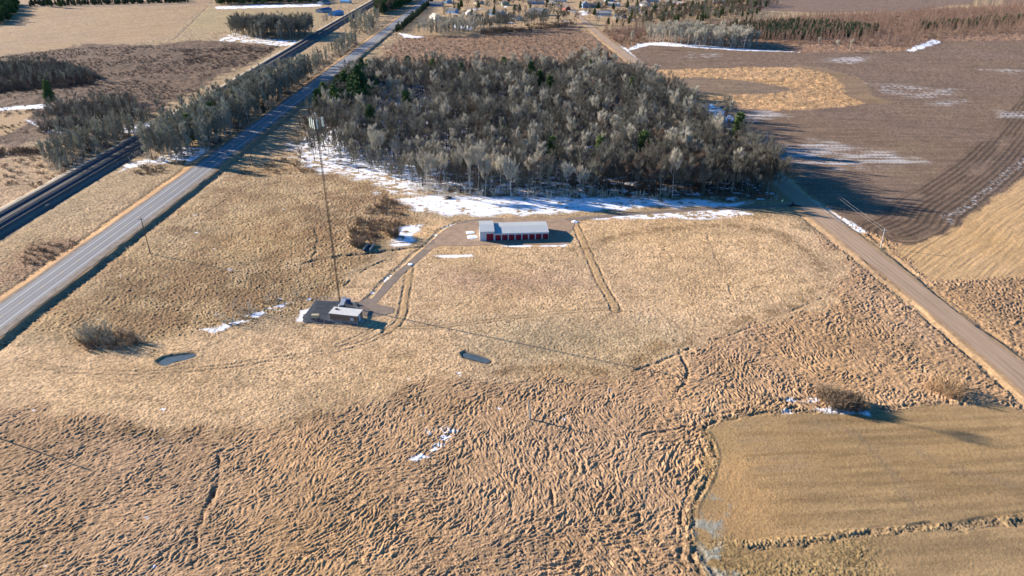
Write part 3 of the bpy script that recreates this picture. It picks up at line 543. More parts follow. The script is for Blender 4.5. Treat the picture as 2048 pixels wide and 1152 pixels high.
# railway: two tracks on one bed
for o in (-3.75, 3.75):
    ct = [tuple(p) for p in offset_line(resample(RAIL, 20)[0], o)]
    c = resample(ct, 20)[0]; root = empty('railway_track', (c[2][0], c[2][1], RLZ), 0, 'railway track on the %s side of the twin line, west of the highway' % ('outer left' if o < 0 else 'inner right, highway'), 'railway track', 'railway tracks')
    inv = Vector((-c[2][0], -c[2][1], -RLZ))
    mb = MB(); P, t = resample(ct, 4)
    for w0, w1, z0, z1 in ((-2.6, -1.6, 0.03, 0.5), (-1.6, 1.6, 0.5, 0.5), (1.6, 2.6, 0.5, 0.03)):
        A = offset_line(P, w0); B = offset_line(P, w1); k = len(A)
        mb.add([(p[0], p[1], RLZ + z0) for p in A] + [(p[0], p[1], RLZ + z1) for p in B], [(i, i + k, i + k + 1, i + 1) for i in range(k - 1)])
    bed = mb.build('ballast_bed', M['ballast'], root, inv)
    mb = MB(); P, t = resample(ct, 1.3); P = P[:900]
    A = offset_line(P, -1.25); B = offset_line(P, 1.25)
    for p, q_ in zip(A, B):
        e = np.array([-(q_ - p)[1], (q_ - p)[0]]); e = e / np.linalg.norm(e) * 0.12
        v = [p - e, q_ - e, q_ + e, p + e]; mb.add([(x, y, RLZ + 0.5) for x, y in v] + [(x, y, RLZ + 0.62) for x, y in v], [(4, 5, 6, 7), (0, 1, 5, 4), (1, 2, 6, 5), (2, 3, 7, 6), (3, 0, 4, 7)])
    mb.build('sleepers', M['sleeper'], root, inv)
    for r_ in (-0.78, 0.7):
        mb = MB(); P, t = resample(ct, 5); A = offset_line(P, r_); B = offset_line(P, r_ + 0.09); k = len(A)
        mb.add([(p[0], p[1], RLZ + .60) for p in A] + [(p[0], p[1], RLZ + .8) for p in A] + [(p[0], p[1], RLZ + .8) for p in B] + [(p[0], p[1], RLZ + .60) for p in B],
               [(i + s * k, i + 1 + s * k, i + 1 + (s + 1) * k, i + (s + 1) * k) for i in range(k - 1) for s in range(3)])
        mb.build('rail', M['rail_steel'], root, inv)

# ------------------------------------------------------------------ storage building
th_ = math.atan2(2.2, 30.2)
a = G(960, 482); SB = empty('storage_building', (a[0], a[1], 0.0), th_, 'long white metal storage building with nine red roll-up doors in the clearing', 'storage building')
DP = 12.2; L0, L1 = 6.3, 30.2; E0, E1 = 4.3, 3.3
def gable(mb, x0, x1, eave, rise, over, th=0.16, ov=0.25):
    y0, y1, ym = -ov, DP + ov, DP / 2; dz = rise * ov / (DP / 2)
    mb.prismx([(y0, eave - dz), (ym, eave + rise), (y1, eave - dz), (y1, eave - dz + th), (ym, eave + rise + th), (y0, eave - dz + th)][::-1], x0 - over, x1 + over)
def gwall(mb, x0, x1, eave, rise): mb.prismx([(0, 0.02), (DP, 0.02), (DP, eave), (DP / 2, eave + rise), (0, eave)], x0, x1)
mb = MB(); gwall(mb, 0, L0, E0, 0.8); mb.build('wall', M['wall_metal'], SB)
mb = MB(); gwall(mb, L0 + 0.003, L1, E1, 0.8); mb.build('wall', M['wall_metal'], SB)
mb = MB(); gable(mb, 0, L0, E0, 0.8, 0.12); rf = mb.build('roof', M['roof_metal'], SB)
mb = MB(); gable(mb, L0 + 0.16, L1, E1, 0.8, 0.12); rf2 = mb.build('roof', M['roof_metal'], SB)
def door(x, w_, h_):
    mb = MB(); mb.box(x, x + w_, -0.035, 0.01, 0.06, h_); d = mb.build('roll_up_door', M['red_door'], SB)
    mb = MB(); mb.box(x - 0.1, x - 0.003, -0.07, 0.01, 0.04, h_ + 0.1); mb.box(x + w_ + 0.003, x + w_ + 0.1, -0.07, 0.01, 0.04, h_ + 0.1); mb.box(x - 0.003, x + w_ + 0.003, -0.07, 0.01, h_ + 0.003, h_ + 0.1); mb.build('frame', M['white_metal'], d)
door(2.85, 3.1, 3.3)
for k in range(8): door(L0 + 0.42 + k * 2.98, 2.5, 2.6)
mb = MB(); mb.box(-0.14, -0.003, -0.3, DP + 0.3, E0 - 0.12, E0 + 0.05); 
mb = MB(); mb.box(-0.1, L0 + .1, -0.36, -0.26, E0 - 0.14, E0 + 0.06); mb.box(L0 + 0.3, L1 + 0.1, -0.36, -0.26, E1 - 0.14, E1 + 0.06); mb.build('eave_trim', M['white_metal'], SB)
# ------------------------------------------------------------------ equipment shed
a = G(661, 642); b2 = G(716, 648)
SH = empty('equipment_shed', (a[0], a[1], 0.11), math.atan2(b2[1] - a[1], b2[0] - a[0]), 'brown equipment shed with a flat pale roof beside the tall mast', 'shed')
LW = math.hypot(b2[0] - a[0], b2[1] - a[1]); DW = 4.3
mb = MB(); mb.box(0, LW, 0, DW, 0.35, 2.95); mb.build('wall', M['tan_panel'], SH)
mb = MB(); mb.box(-0.12, LW + 0.12, -0.12, DW + 0.12, 0.0, 0.347); mb.build('foundation', M['concrete'], SH)
mb = MB(); mb.box(-0.25, LW + 0.25, -0.25, DW + 0.25, 2.953, 3.15); mb.build('roof', M['membrane'], SH)
mb = MB(); mb.box(LW - 2.6, LW - 1.4, -0.16, -0.003, 1.1, 2.1); mb.build('vent_unit', M['white_metal'], SH)
mb = MB(); mb.box(LW + 0.003, LW + 0.07, 1.2, 2.2, 0.36, 2.4); dd = mb.build('door', M['white_metal'], SH); mb = MB(); mb.box(LW + 0.072, LW + 0.12, 1.3, 1.36, 1.3, 1.5); mb.build('handle', M['dark_steel'], dd)
mb = MB(); mb.box(LW + 0.15, LW + 1.5, 0.9, 2.5, 0.0, 0.3); mb.build('step', M['concrete'], SH)
mb = MB(); mb.box(1.0, 1.9, 2.5, 3.1, 3.153, 3.5); mb.build('roof_vent', M['dark_steel'], SH)
# generator
a = G(632, 640); GN_ = empty('generator', (a[0], a[1], 0.11), 0.0, 'tan box generator on dark legs at the left end of the fenced pad', 'generator')
mb = MB(); mb.box(-1.3, 1.3, -0.6, 0.6, 0.95, 2.1); mb.build('housing', M['tan_box'], GN_)
mb = MB(); mb.box(-1.35, 1.35, -0.65, 0.65, 0.3, 0.94); mb.build('fuel_tank', M['dark_steel'], GN_)
for sx in (-1.1, 1.1):
    for sy in (-0.45, 0.45): mb = MB(); mb.box(sx - .07, sx + .07, sy - .07, sy + .07, 0, 0.3); mb.build('leg', M['dark_steel'], GN_)
mb = MB(); mb.tube((0.9, 0.2, 2.1), (0.9, 0.2, 2.6), 0.07, 0.07, 8); mb.build('exhaust_pipe', M['galv'], GN_)
# compound fence
FZ = 0.11; fp = GP([(634, 604), (700, 606), (714, 618), (720, 634)]) ; fp2 = GP([(716, 654), (610, 645), (634, 604)])
FN = empty('chain_link_fence', (fp[0][0], fp[0][1], FZ), 0, 'thin grey chain link fence round the mast and shed', 'fence')
mfence = bpy.data.materials.new('chain_link'); mfence.use_nodes = True; n = mfence.node_tree.nodes; l = mfence.node_tree.links
b = n['Principled BSDF']; b.inputs['Base Color'].default_value = (0.3, 0.31, 0.32, 1); b.inputs['Alpha'].default_value = 0.22
pp = [np.array(p) - np.array(fp[0]) for p in fp]; pq = [np.array(p) - np.array(fp[0]) for p in fp2]
for chain in (pp, pq):
    mb = MB()
    for u, v in zip(chain[:-1], chain[1:]): mb.add([(u[0], u[1], 0.05), (v[0], v[1], 0.05), (v[0], v[1], 2.2), (u[0], u[1], 2.2)], [(0, 1, 2, 3)]); mb.tube((u[0], u[1], 2.22), (v[0], v[1], 2.22), 0.03, 0.03, 5)
    mb.build('mesh_panel', mfence, FN)
    Q, t = resample([tuple(c) for c in chain], 3.0)
    for p in Q: mb = MB(); mb.tube((p[0], p[1], 0), (p[0], p[1], 2.3), 0.045, 0.045, 6); mb.build('post', M['galv'], FN)
# ice bridge / equipment rack by the mast
a = G(685, 611); RK = empty('cable_bridge', (a[0] + 0.6, a[1] - 0.6, FZ), 0, 'galvanised cable bridge frame between the mast foot and shed', 'cable bridge')
for x in (0, 1.4):
    for y in (0, -5.5): mb = MB(); mb.tube((x, y, 0), (x, y, 3.5 if y else 3.3), 0.05, 0.05, 6); mb.build('post', M['galv'], RK)
mb = MB(); mb.box(-0.1, 1.5, -5.7, 0.2, 3.5, 3.56); mb.build('grating', M['galv'], RK)
# meter cabinets
a = G(697, 607)
CB = empty('equipment_cabinet', (a[0], a[1], FZ), 0, 'dark blue equipment cabinet just right of the mast foot', 'cabinet'); mb = MB(); mb.box(-0.9, 0.9, -0.4, 0.4, 0.1, 1.7); mb.build('housing', mat('blue_cabinet', (0.05, 0.1, 0.25), 0.5), CB); mb = MB(); mb.box(-0.95, 0.95, -0.45, 0.45, 0, 0.098); mb.build('plinth', M['concrete'], CB)
# ------------------------------------------------------------------ mast
a = G(681, 612); MZ = 68.5
MS = empty('communications_mast', (a[0], a[1], FZ), 0.3, 'tall thin black lattice mast with pale antenna panels at its top', 'mast')
mb = MB(); rt = 0.34
leg = [(rt * math.cos(R(90 + 120 * k)), rt * math.sin(R(90 + 120 * k))) for k in range(3)]
for x, y in leg: mb.tube((x, y, 0.5), (x, y, MZ), 0.052, 0.048, 6)
z = 0.5; k = 0
while z < MZ - 0.8:
    for e in range(3):
        p, q_ = leg[e], leg[(e + 1) % 3]
        if k % 2: p, q_ = q_, p
        mb.tube((*p, z), (*q_, z + 0.8), 0.02, 0.02, 4, cap=False); mb.tube((*p, z), (*q_, z), 0.016, 0.016, 4, cap=False)
    z += 0.8; k += 1
for c in range(2): mb.tube((-0.1 + 0.2 * c, 0.05, 1), (-0.12 + 0.07 * c, 0.05, MZ - 2), 0.035, 0.035, 5)
mb.build('lattice_shaft', M['dark_steel'], MS)
mb = MB(); mb.tube((0, 0, -0.05), (0, 0, 0.5), 0.9, 0.7, 12); mb.build('foundation', M['concrete'], MS)
for s in range(3):
    an = R(200 + 120 * s); c_, s_ = math.cos(an), math.sin(an); mb = MB()
    e1 = Vector((c_ * 1.3, s_ * 1.3, 0)); tv = Vector((-s_, c_, 0))
    for zz in (MZ - 3.1, MZ - 1.3):
        mb = MB()
        mb.tube((0, 0, zz), tuple(e1 + Vector((0, 0, zz))), 0.035, 0.035, 5); mb.tube(tuple(e1 - tv * 1.7 + Vector((0, 0, zz))), tuple(e1 + tv * 1.7 + Vector((0, 0, zz))), 0.03, 0.03, 5)
        mb.build('sector_frame', M['galv'], MS)
    for o in (-1.6, 0.0, 1.6) if s != 1 else (-1.6, 1.6):
        c = e1 * 1.12 + tv * o; mb = MB(); hw_, hd_ = 0.17, 0.07; n_ = Vector((c_, s_, 0)); vs = []
        for zz in (MZ - 3.7, MZ - 0.7):
            for i_, j_ in ((-1, -1), (1, -1), (1, 1), (-1, 1)): p = c + tv * (i_ * hw_) + n_ * (j_ * hd_); vs.append((p.x, p.y, zz))
        mb.add(vs, [(0, 3, 2, 1), (4, 5, 6, 7), (0, 1, 5, 4), (1, 2, 6, 5), (2, 3, 7, 6), (3, 0, 4, 7)]); mb.build('antenna_panel', M['pale_plastic'], MS)
        if o: continue
        c = c * 0.86; mb = MB(); mb.box(c.x - .2, c.x + .2, c.y - .15, c.y + .15, MZ - 2.6, MZ - 2.0); mb.build('radio_unit', M['white_metal'], MS)
mb = MB(); mb.tube((0, 0, MZ), (0, 0, MZ + 0.6), 0.05, 0.05, 6); mb.tube((0, 0, MZ + 0.6), (0, 0, MZ + 1.0), 0.22, 0.16, 10); mb.build('beacon', M['white_metal'], MS)

# ------------------------------------------------------------------ utility poles
def pole(x, y, h_, label, m, arm=True, z=0.0, lean=0.0, rz=0):
    o = empty('utility_pole', (x, y, z), rz, label, 'utility pole', 'utility poles'); o.rotation_euler = (0, lean, rz)
    mb = MB(); mb.tube((0, 0, -0.3), (0, 0, h_), 0.22, 0.15, 8); mb.build('pole', m, o)
    if arm:
        mb = MB(); mb.box(-1.2, 1.2, -0.07, 0.07, h_ - 0.9, h_ - 0.75); ar = mb.build('crossarm', m, o)
        for q_ in (-1.05, -0.4, 0.4, 1.05): mb = MB(); mb.tube((q_, 0, h_ - 0.75), (q_, 0, h_ - 0.5), 0.05, 0.04, 6); mb.build('insulator', M['galv'], ar)
    return o
pole(-152.1, 261.5, 16.4, 'dark wooden utility pole standing in the meadow nearest the left, right of the highway', M['wood_pole'])
pole(-151, 385.5, 12.5, 'dark wooden utility pole by the highway at the left corner of the woods', M['wood_pole'])
pole(-152.5, 149.5, 17.0, 'wooden utility pole whose long shadow crosses the grass at the left edge', M['wood_pole'])
pole(-150.3, 510, 14, 'utility pole beside the highway, rising before the pines at the wood edge', M['wood_pole'])
pole(-149.5, 640, 13, 'utility pole beside the far highway, left of the rusty marsh', M['wood_pole'])
pole(-149, 930, 13, 'utility pole beside the highway, before the village conifers', M['wood_pole'])
a = G(1761, 495); pole(a[0], a[1], 8.6, 'pale weathered utility pole at the bend of the ploughed field', M['pale_pole'], lean=-0.03)
pole(160.5, 425, 8.6, 'pale utility pole beside the gravel road behind the woods', M['pale_pole'])
WR = empty('overhead_wire', (a[0], a[1], 8.3), 0, 'thin overhead wires along the gravel road to the pale pole', 'overhead wires')
for o in (-1.0, 1.0):
    mb = MB(); p0 = Vector((a[0] + o, a[1], 7.9)); p1 = Vector((160.5 + o, 425, 7.9)); pv = None
    for k in range(17):
        t = k / 16; p = p0.lerp(p1, t); p.z -= 4 * t * (1 - t) * 2.2; p = p - Vector((a[0], a[1], 8.3))
        if pv is not None: mb.tube(tuple(pv), tuple(p), 0.03, 0.03, 4, cap=False)
        pv = p
    mb.build('wire', M['wire'], WR)
# culvert and small things
a = G(733, 503); CU = empty('concrete_culvert', (a[0], a[1], -0.1), -0.12, 'open concrete culvert channel in the ditch beside dark shrubs', 'culvert')
for x in (-1.5, 1.3): mb = MB(); mb.box(x, x + 0.25, 0, 6.8, 0, 1.2); mb.build('side_wall', M['concrete'], CU)
mb = MB(); mb.box(-1.247, 1.297, 0, 6.8, 0.0, 0.35); mb.build('floor_slab', M['shaded_slate_gravel'], CU)
def rock(name, px, py, r, label, cat, m, sq=0.6, seed=0, z=0):
    bm = bmesh.new(); bmesh.ops.create_icosphere(bm, subdivisions=3, radius=r); rr_ = random.Random(seed)
    for v in bm.verts:
        p = v.co; f = 1 + 0.5 * (float(vn(p.x * 3 + seed, p.y * 3 + p.z * 2, r * 1.5, 5)) - 0.5); v.co = Vector((p.x * f * 1.3, p.y * f, max(-0.1, p.z * f * sq)))
    me = bpy.data.meshes.new(name); bm.to_mesh(me); bm.free(); me.materials.append(m); o = bpy.data.objects.new(name, me); COL.objects.link(o); g = G(px, py); o.location = (g[0], g[1], z); return tag(o, label, cat)
rock('boulder', 896, 397, 1.5, 'dark boulder lying on the snow strip at the wood edge', 'boulder', M['rock'], 0.9, 3)
rock('snow_pile', 940, 466, 1.6, 'low white snow pile left of the storage building, the further one', 'snow pile', M['snow'], 0.35, 4, 0.05); rock('snow_pile', 944, 475, 1.9, 'low white snow pile left of the storage building, the nearer one', 'snow pile', M['snow'], 0.3, 5, 0.05)
rock('snow_pile', 1150, 444, 1.3, 'small snow heap on rubble where the yard meets the driveway', 'snow pile', M['snow'], 0.5, 6); rock('snow_pile', 822, 529, 1.0, 'small snow heap beside the narrow driveway', 'snow pile', M['snow'], 0.4, 7)
a = G(1563, 409); SG = empty('road_sign', (a[0], a[1], 0), 0.2, 'small pale yellow sign in the shade at the driveway mouth', 'sign')
mb = MB(); mb.tube((0, 0, 0), (0, 0, 1.6), 0.04, 0.04, 6); mb.build('post', M['galv'], SG); mb = MB(); mb.tube((0, -0.05, 2.0), (0, -0.11, 2.0), 0.62, 0.62, 14); mb.build('sign_plate', mat('pale_yellow', (0.8, 0.78, 0.35), 0.5), SG)

def car(px, py, rz, paint_m, label, pickup=False, z=0.06):
    a = G(px, py, z); o = empty('pickup_truck' if pickup else 'parked_car', (a[0], a[1], z), rz, label, 'pickup truck' if pickup else 'car')
    L_, W_ = (5.6, 1.95) if pickup else (4.6, 1.8)
    prof = [(-L_ / 2, 0.35), (L_ / 2, 0.35), (L_ / 2, 0.85), (L_ / 2 - 1.2, 1.02), (L_ / 2 - 1.9, 1.65), (0.0 if pickup else -L_ / 2 + 1.0, 1.68), (-0.3 if pickup else -L_ / 2 + 0.3, 1.05), (-L_ / 2, 1.0)]
    mb = MB(); mb.prism(prof, -W_ / 2, W_ / 2); mb.build('body', paint_m, o)
    mb = MB(); x1 = L_ / 2 - 1.5; mb.box(0.25 if pickup else -L_ / 2 + 1.2, x1 - 0.45, -W_ / 2 - 0.01, W_ / 2 + 0.01, 1.08, 1.5); mb.add([(x1 + 0.22, -W_ / 2 + .12, 1.12), (x1 + 0.22, W_ / 2 - .12, 1.12), (x1 - 0.26, W_ / 2 - .12, 1.58), (x1 - 0.26, -W_ / 2 + .12, 1.58)], [(0, 1, 2, 3)]); mb.build('window', M['glass'], o)
    for sx in (-L_ / 2 + 0.95, L_ / 2 - 0.95):
        for sy in (-W_ / 2 - .02, W_ / 2 - 0.2): mb = MB(); mb.tube((sx, sy, 0.36), (sx, sy + 0.22, 0.36), 0.36, 0.36, 14); mb.build('wheel', M['rubber'], o)
    for sy in (-W_ / 2 + 0.3, W_ / 2 - 0.3): mb = MB(); mb.box(L_ / 2 + 0.002, L_ / 2 + 0.04, sy - 0.15, sy + 0.15, 0.62, 0.78); mb.build('headlight', M['white_metal'], o)
    return o
car(1589, 412, 2.9, M['black_paint'], 'dark pickup truck parked in shade where the driveway meets the gravel road', True)
print('objects', round(time.time() - T0, 1))
# ------------------------------------------------------------------ vegetation prototypes
def vrand(r): return Vector((r.uniform(-1, 1), r.uniform(-1, 1), r.uniform(-1, 1)))
def blade(mb, p, d, L, w_, r, m=0):
    """one thin twig: a long narrow triangle"""
    s = d.cross(vrand(r));
    if s.length < 1e-4: return
    s.normalize(); q = p + d * L
    mb.add([tuple(p - s * w_ / 2), tuple(p + s * w_ / 2), tuple(q)], [(0, 1, 2)], m)
def bare_tree(seed, H, spread, trunk_r, first, n_limb, up, tw, n_tw=7, fork=False, tw_len=1.3):
    r = random.Random(seed); T = MB(); C = MB()
    # trunk
    pts = [Vector((0, 0, -0.3))]; top = H * (0.55 if fork else 0.9); k = 7; dr = Vector((r.uniform(-.04, .04), r.uniform(-.04, .04), 1))
    for i in range(1, k + 1):
        dr = (dr + vrand(r) * 0.05); dr.z = 1; pts.append(pts[-1] + dr.normalized() * (top / k))
    rad = [trunk_r * (1 - 0.82 * i / k) if not fork else trunk_r * (1 - 0.45 * i / k) for i in range(k + 1)]
    for i in range(k): T.tube(pts[i], pts[i + 1], rad[i], rad[i + 1], 6, cap=False)
    def branch(p, d, L, rd, lev):
        n = 4 if lev == 0 else 3; q = p.copy(); dd = d.copy()
        for i in range(n):
            dd = (dd + vrand(r) * 0.13 + Vector((0, 0, up * 0.14))).normalized(); q2 = q + dd * (L / n); r1 = rd * (1 - i / n * 0.7); r2 = rd * (1 - (i + 1) / n * 0.7)
            if lev < 2: (T if lev == 0 else C).tube(q, q2, r1, r2, 4 if lev == 0 else 3, cap=False)
            else: blade(C, q, dd, L / n * 1.3, max(0.04, r1 * 1.6), r)
            if lev < 2 and i >= (1 if lev == 0 else 0):
                for _ in range(2):
                    nd = (dd + vrand(r) * 0.55 + Vector((0, 0, up * .25))).normalized(); branch(q2, nd, L * r.uniform(0.42, 0.62), r2 * 0.6, lev + 1)
            if lev >= 1:
                for _ in range(n_tw if lev == 2 else 2):
                    nd = (dd + vrand(r) * 0.42 + Vector((0, 0, up * 0.25))).normalized(); blade(C, q.lerp(q2, r.random()), nd, tw_len * r.uniform(0.6, 1.1), tw * r.uniform(0.7, 1.3), r)
            q = q2
    for i in range(n_limb):
        t = first + (1 - first) * (i / n_limb) + r.uniform(0, 0.05); t = min(t, 0.99); f = t * k; i0 = int(f); p = pts[i0].lerp(pts[min(k, i0 + 1)], f - i0)
        a = i * 2.4 + r.uniform(-.5, .5); el = r.uniform(0.45, 0.8) + up * 0.42
        d = Vector((math.cos(a), math.sin(a), math.tan(min(1.3, el)))).normalized()
        L = spread * (1 - 0.45 * abs(t - 0.6)) * r.uniform(0.8, 1.15) * (1.0 if not fork else 1.2)
        branch(p, d, L, trunk_r * 0.42 * (1 - 0.6 * t) + 0.02, 0)
    return T, C
def conifer(seed, H, rad_, base, tiers, per, clump, dens=26, shape=1.0):
    r = random.Random(seed); T = MB(); C = MB(); T.tube((0, 0, -0.3), (0, 0, H * 0.96), H * 0.016 + 0.05, 0.03, 6, cap=False)
    for i in range(tiers):
        t = base + (1 - base) * i / tiers; z = H * t; rr_ = rad_ * ((1 - t) / (1 - base)) ** shape * r.uniform(0.75, 1.1) + 0.15
        if i < 2: rr_ *= 0.75
        n = max(3, int(per * (0.5 + rr_ / rad_)))
        for j in range(n):
            a = r.uniform(0, 6.283); L = rr_ * r.uniform(0.65, 1.12); dz = r.uniform(-0.12, 0.22) * L; dr = Vector((math.cos(a), math.sin(a), 0)); e = dr * L + Vector((0, 0, dz + z))
            T.tube((0, 0, z), tuple(e * 0.96 + Vector((0, 0, z * 0.04))), 0.04, 0.012, 3, cap=False)
            for _ in range(int(dens * (0.3 + L / rad_))):
                s = r.uniform(0.25, 1.05); c = Vector((0, 0, z)).lerp(e, s) + vrand(r) * clump * 0.5 * (0.5 + 0.6 * s); nd = (dr * 0.8 + vrand(r) * 0.9 + Vector((0, 0, 0.25))).normalized()
                blade(C, c, nd, clump * r.uniform(0.5, 1.0), clump * r.uniform(0.3, 0.5), r)
    return T, C
def larch(seed, H):
    r = random.Random(seed); T = MB(); T.tube((0, 0, -.3), (0, 0, H), 0.11, 0.02, 5, m=0, cap=False)
    for i in range(46):
        t = 0.12 + 0.88 * i / 46; a = i * 2.4; L = 1.7 * (1 - t) + 0.3; p = Vector((0, 0, H * t)); d = Vector((math.cos(a), math.sin(a), 0.3)).normalized()
        blade(T, p, d, L, 0.1, r, 1)
        for _ in range(6): blade(T, p + d * L * r.uniform(0.2, .9), (d + vrand(r)).normalized(), 0.7, 0.09, r, 1)
    return T
def shrub(seed, H, spread, stems, tw, n_tw, wild=0.6):
    r = random.Random(seed); C = MB()
    for s in range(stems):
        a = r.uniform(0, 6.283); rd = spread * 0.38 * math.sqrt(r.random()); p = Vector((math.cos(a) * rd, math.sin(a) * rd, -0.1)); a2 = a + r.uniform(-.6, .6); out = r.uniform(0.1, 0.75)
        d = Vector((math.cos(a2) * out, math.sin(a2) * out, 1)).normalized(); L = H * r.uniform(0.6, 1.05) * (1 - 0.35 * (rd / (spread * 0.38)) ** 2); n = 4
        for i in range(n):
            d = (d + vrand(r) * 0.16).normalized(); q = p + d * L / n; C.tube(p, q, 0.05 * (1 - i / n) + 0.012, 0.05 * (1 - (i + 1) / n) + 0.01, 3, cap=False)
            for _ in range(n_tw if i else int(n_tw * 0.4)):
                nd = (d + vrand(r) * wild + Vector((0, 0, .3))).normalized(); blade(C, p.lerp(q, r.random()), nd, r.uniform(0.4, 1.0) * H * 0.3, tw, r)
            p = q
    return C
def join(T, C, name, mats):
    mb = MB(); mb.add(T.v, T.f, 0); mb.add(C.v, C.f, 1); return mb.mesh(name, mats)
PR = {}
def reg(kind, gens, mt, mc):
    PR[kind] = [(t.mesh('trunk', M[mt]), c.mesh('crown', M[mc]), join(t, c, kind, [M[mt], M[mc]])) for t, c in gens]
reg('bare_tree', [bare_tree(s, 17, 4.0, 0.2, 0.4, 8, 0.6, 0.043, 3, tw_len=1.5) for s in (1, 2, 3)] + [bare_tree(s, 17, 4.8, 0.22, 0.55, 6, 0.7, 0.043, 4, True, tw_len=1.6) for s in (4, 5)], 'bark_grey', 'twig_grey')
reg('pale_tree', [bare_tree(s, 19, 3.8, 0.2, 0.55, 7, 0.95, 0.065, 4, tw_len=1.7) for s in (11, 12)] + [bare_tree(s, 19, 4.8, 0.2, 0.62, 5, 0.9, 0.065, 5, True, tw_len=1.8) for s in (13, 14)], 'bark_pale', 'twig_pale')
reg('aspen_tree', [bare_tree(s, 16, 2.5, 0.13, 0.16, 10, 0.95, 0.055, 3, tw_len=1.5) for s in (21, 22, 23)], 'bark_pale', 'twig_olive')
reg('brown_tree', [bare_tree(s, 15, 4.3, 0.22, 0.3, 8, 0.5, 0.055, 4, tw_len=1.4) for s in (6, 7)], 'bark_grey', 'twig_brown')
reg('pine_tree', [conifer(s, 17, 4.3, 0.18, 15, 8, 1.25, 46, 0.62) for s in (31, 32, 33)], 'bark_grey', 'needle')
reg('spruce_tree', [conifer(s, 10, 2.2, 0.05, 14, 5, 0.9, 26, 0.9) for s in (36, 37)], 'bark_grey', 'needle_dark')
def reg1(kind, meshes): PR[kind] = [(None, None, m) for m in meshes]
reg1('larch_tree', [larch(s, 9).mesh('larch_tree', [M['bark_grey'], M['larch']]) for s in (41, 42)])
reg1('brown_shrub', [shrub(s, 3.2, 3.4, 26, 0.05, 8).mesh('brown_shrub', M['twig_brown']) for s in (51, 52, 53)])
reg1('sapling', [shrub(s, 5.5, 2.2, 6, 0.045, 14).mesh('sapling', M['twig_pale']) for s in (61, 62, 63)])
reg1('tan_shrub', [shrub(s, 2.4, 2.8, 20, 0.05, 7).mesh('tan_shrub', M['twig_tan']) for s in (66, 67)])
print('protos', round(time.time() - T0, 1), {k: [len(m[2].polygons) for m in v] for k, v in PR.items()})

# ------------------------------------------------------------------ where each plant stands
PLANTS = {k: [] for k in PR}
def scatter(px, spacing, mix, hr, region, pts=None, avoid=(), seed=0, edge=0.0, wob=0.35):
    P = pts or GP(px); A = np.array(P); x0, y0 = A.min(0); x1, y1 = A.max(0); r = random.Random(seed * 7 + 5); out = []
    gx = np.arange(x0, x1, spacing); gy = np.arange(y0, y1, spacing * 0.87)
    XX, YY = np.meshgrid(gx, gy); XX = XX + (np.arange(len(gy)) % 2)[:, None] * spacing / 2
    g = np.random.default_rng(seed + 3); XX = (XX + g.uniform(-1, 1, XX.shape) * spacing * 0.48).ravel(); YY = (YY + g.uniform(-1, 1, YY.shape) * spacing * 0.48).ravel()
    ok = sdist(XX.astype(np.float32), YY.astype(np.float32), P) > edge
    den = fbm(XX, YY, spacing * 5, 2, 300 + seed) * 0.6 + fbm(XX, YY, spacing * 2.2, 2, 330 + seed) * 0.4; ok &= den > wob
    for q_ in avoid: ok &= sdist(XX.astype(np.float32), YY.astype(np.float32), q_) < 0
    ks = [k for k, w_ in mix]; ws = [w_ for k, w_ in mix]
    for x, y in zip(XX[ok], YY[ok]):
        if abs(x + 175 + (y - 400) * -0.003) < 12 and y < 1400: continue
        rx = float(np.interp(y, [p[1] for p in RAIL], [p[0] for p in RAIL]))
        if abs(x - rx) < 11.5: continue
        if abs(x - float(np.interp(y, [p[1] for p in GRAV], [p[0] for p in GRAV]))) < 9: continue
        k = r.choices(ks, ws)[0]; PLANTS[k].append((float(x), float(y), r.uniform(*hr), r.uniform(0, 6.283), region, r.uniform(0.88, 1.15)))
def put(kind, px, py, s, region, label=None, z=0.0):
    a = G(px, py, z)
    if kind == 'pine_tree':
        s = max(0.85, s) * 1.38; rr_ = 5.6 * s
        for k_ in PLANTS:
            if k_ != 'pine_tree': PLANTS[k_] = [p for p in PLANTS[k_] if math.hypot(p[0] - a[0], p[1] - a[1]) > (rr_ if p[1] > a[1] else (rr_ * 2.2 if abs(p[0] - a[0] * p[1] / a[1]) < rr_ * 0.7 else rr_))]
    PLANTS[kind].append((a[0], a[1], s, rnd.uniform(0, 6.28), region, 1.0, label))
LBL = {}
def region(key, label): LBL[key] = label
CLEAR = [GP([(700, 214), (780, 205), (860, 208), (900, 240), (820, 252), (740, 246)]), GP([(560, 280), (640, 300), (720, 330), (800, 350), (830, 400), (600, 400)])]
FRONT = GP([(590, 280), (800, 280), (1000, 290), (1200, 320), (1560, 340), (1560, 420), (590, 420)])
scatter(WOOD, 6.4, [('bare_tree', 0.8), ('pale_tree', 0.13), ('brown_tree', 0.07)], (0.65, 1.2), 'wood', avoid=CLEAR + [FRONT], seed=1, edge=2, wob=0.37)
scatter(WOOD, 7.4, [('bare_tree', 0.7), ('pale_tree', 0.17), ('brown_tree', 0.08), ('aspen_tree', 0.05)], (0.65, 1.22), 'wood', avoid=CLEAR + [GP([(560, 280), (800, 280), (1000, 290), (1200, 320), (1560, 340), (1560, 100), (560, 100)])], seed=51, edge=1, wob=0.36)
scatter([(600, 290), (640, 262), (720, 258), (800, 300), (850, 345), (845, 385), (790, 372), (740, 352), (680, 335), (600, 325)], 8.5, [('bare_tree', 0.6), ('sapling', 0.4)], (0.6, 1.0), 'woodedge', seed=2)
scatter([(700, 214), (780, 205), (880, 215), (900, 240), (820, 252), (740, 246)], 10, [('bare_tree', 0.6), ('pale_tree', 0.4)], (0.8, 1.1), 'wood', seed=3)
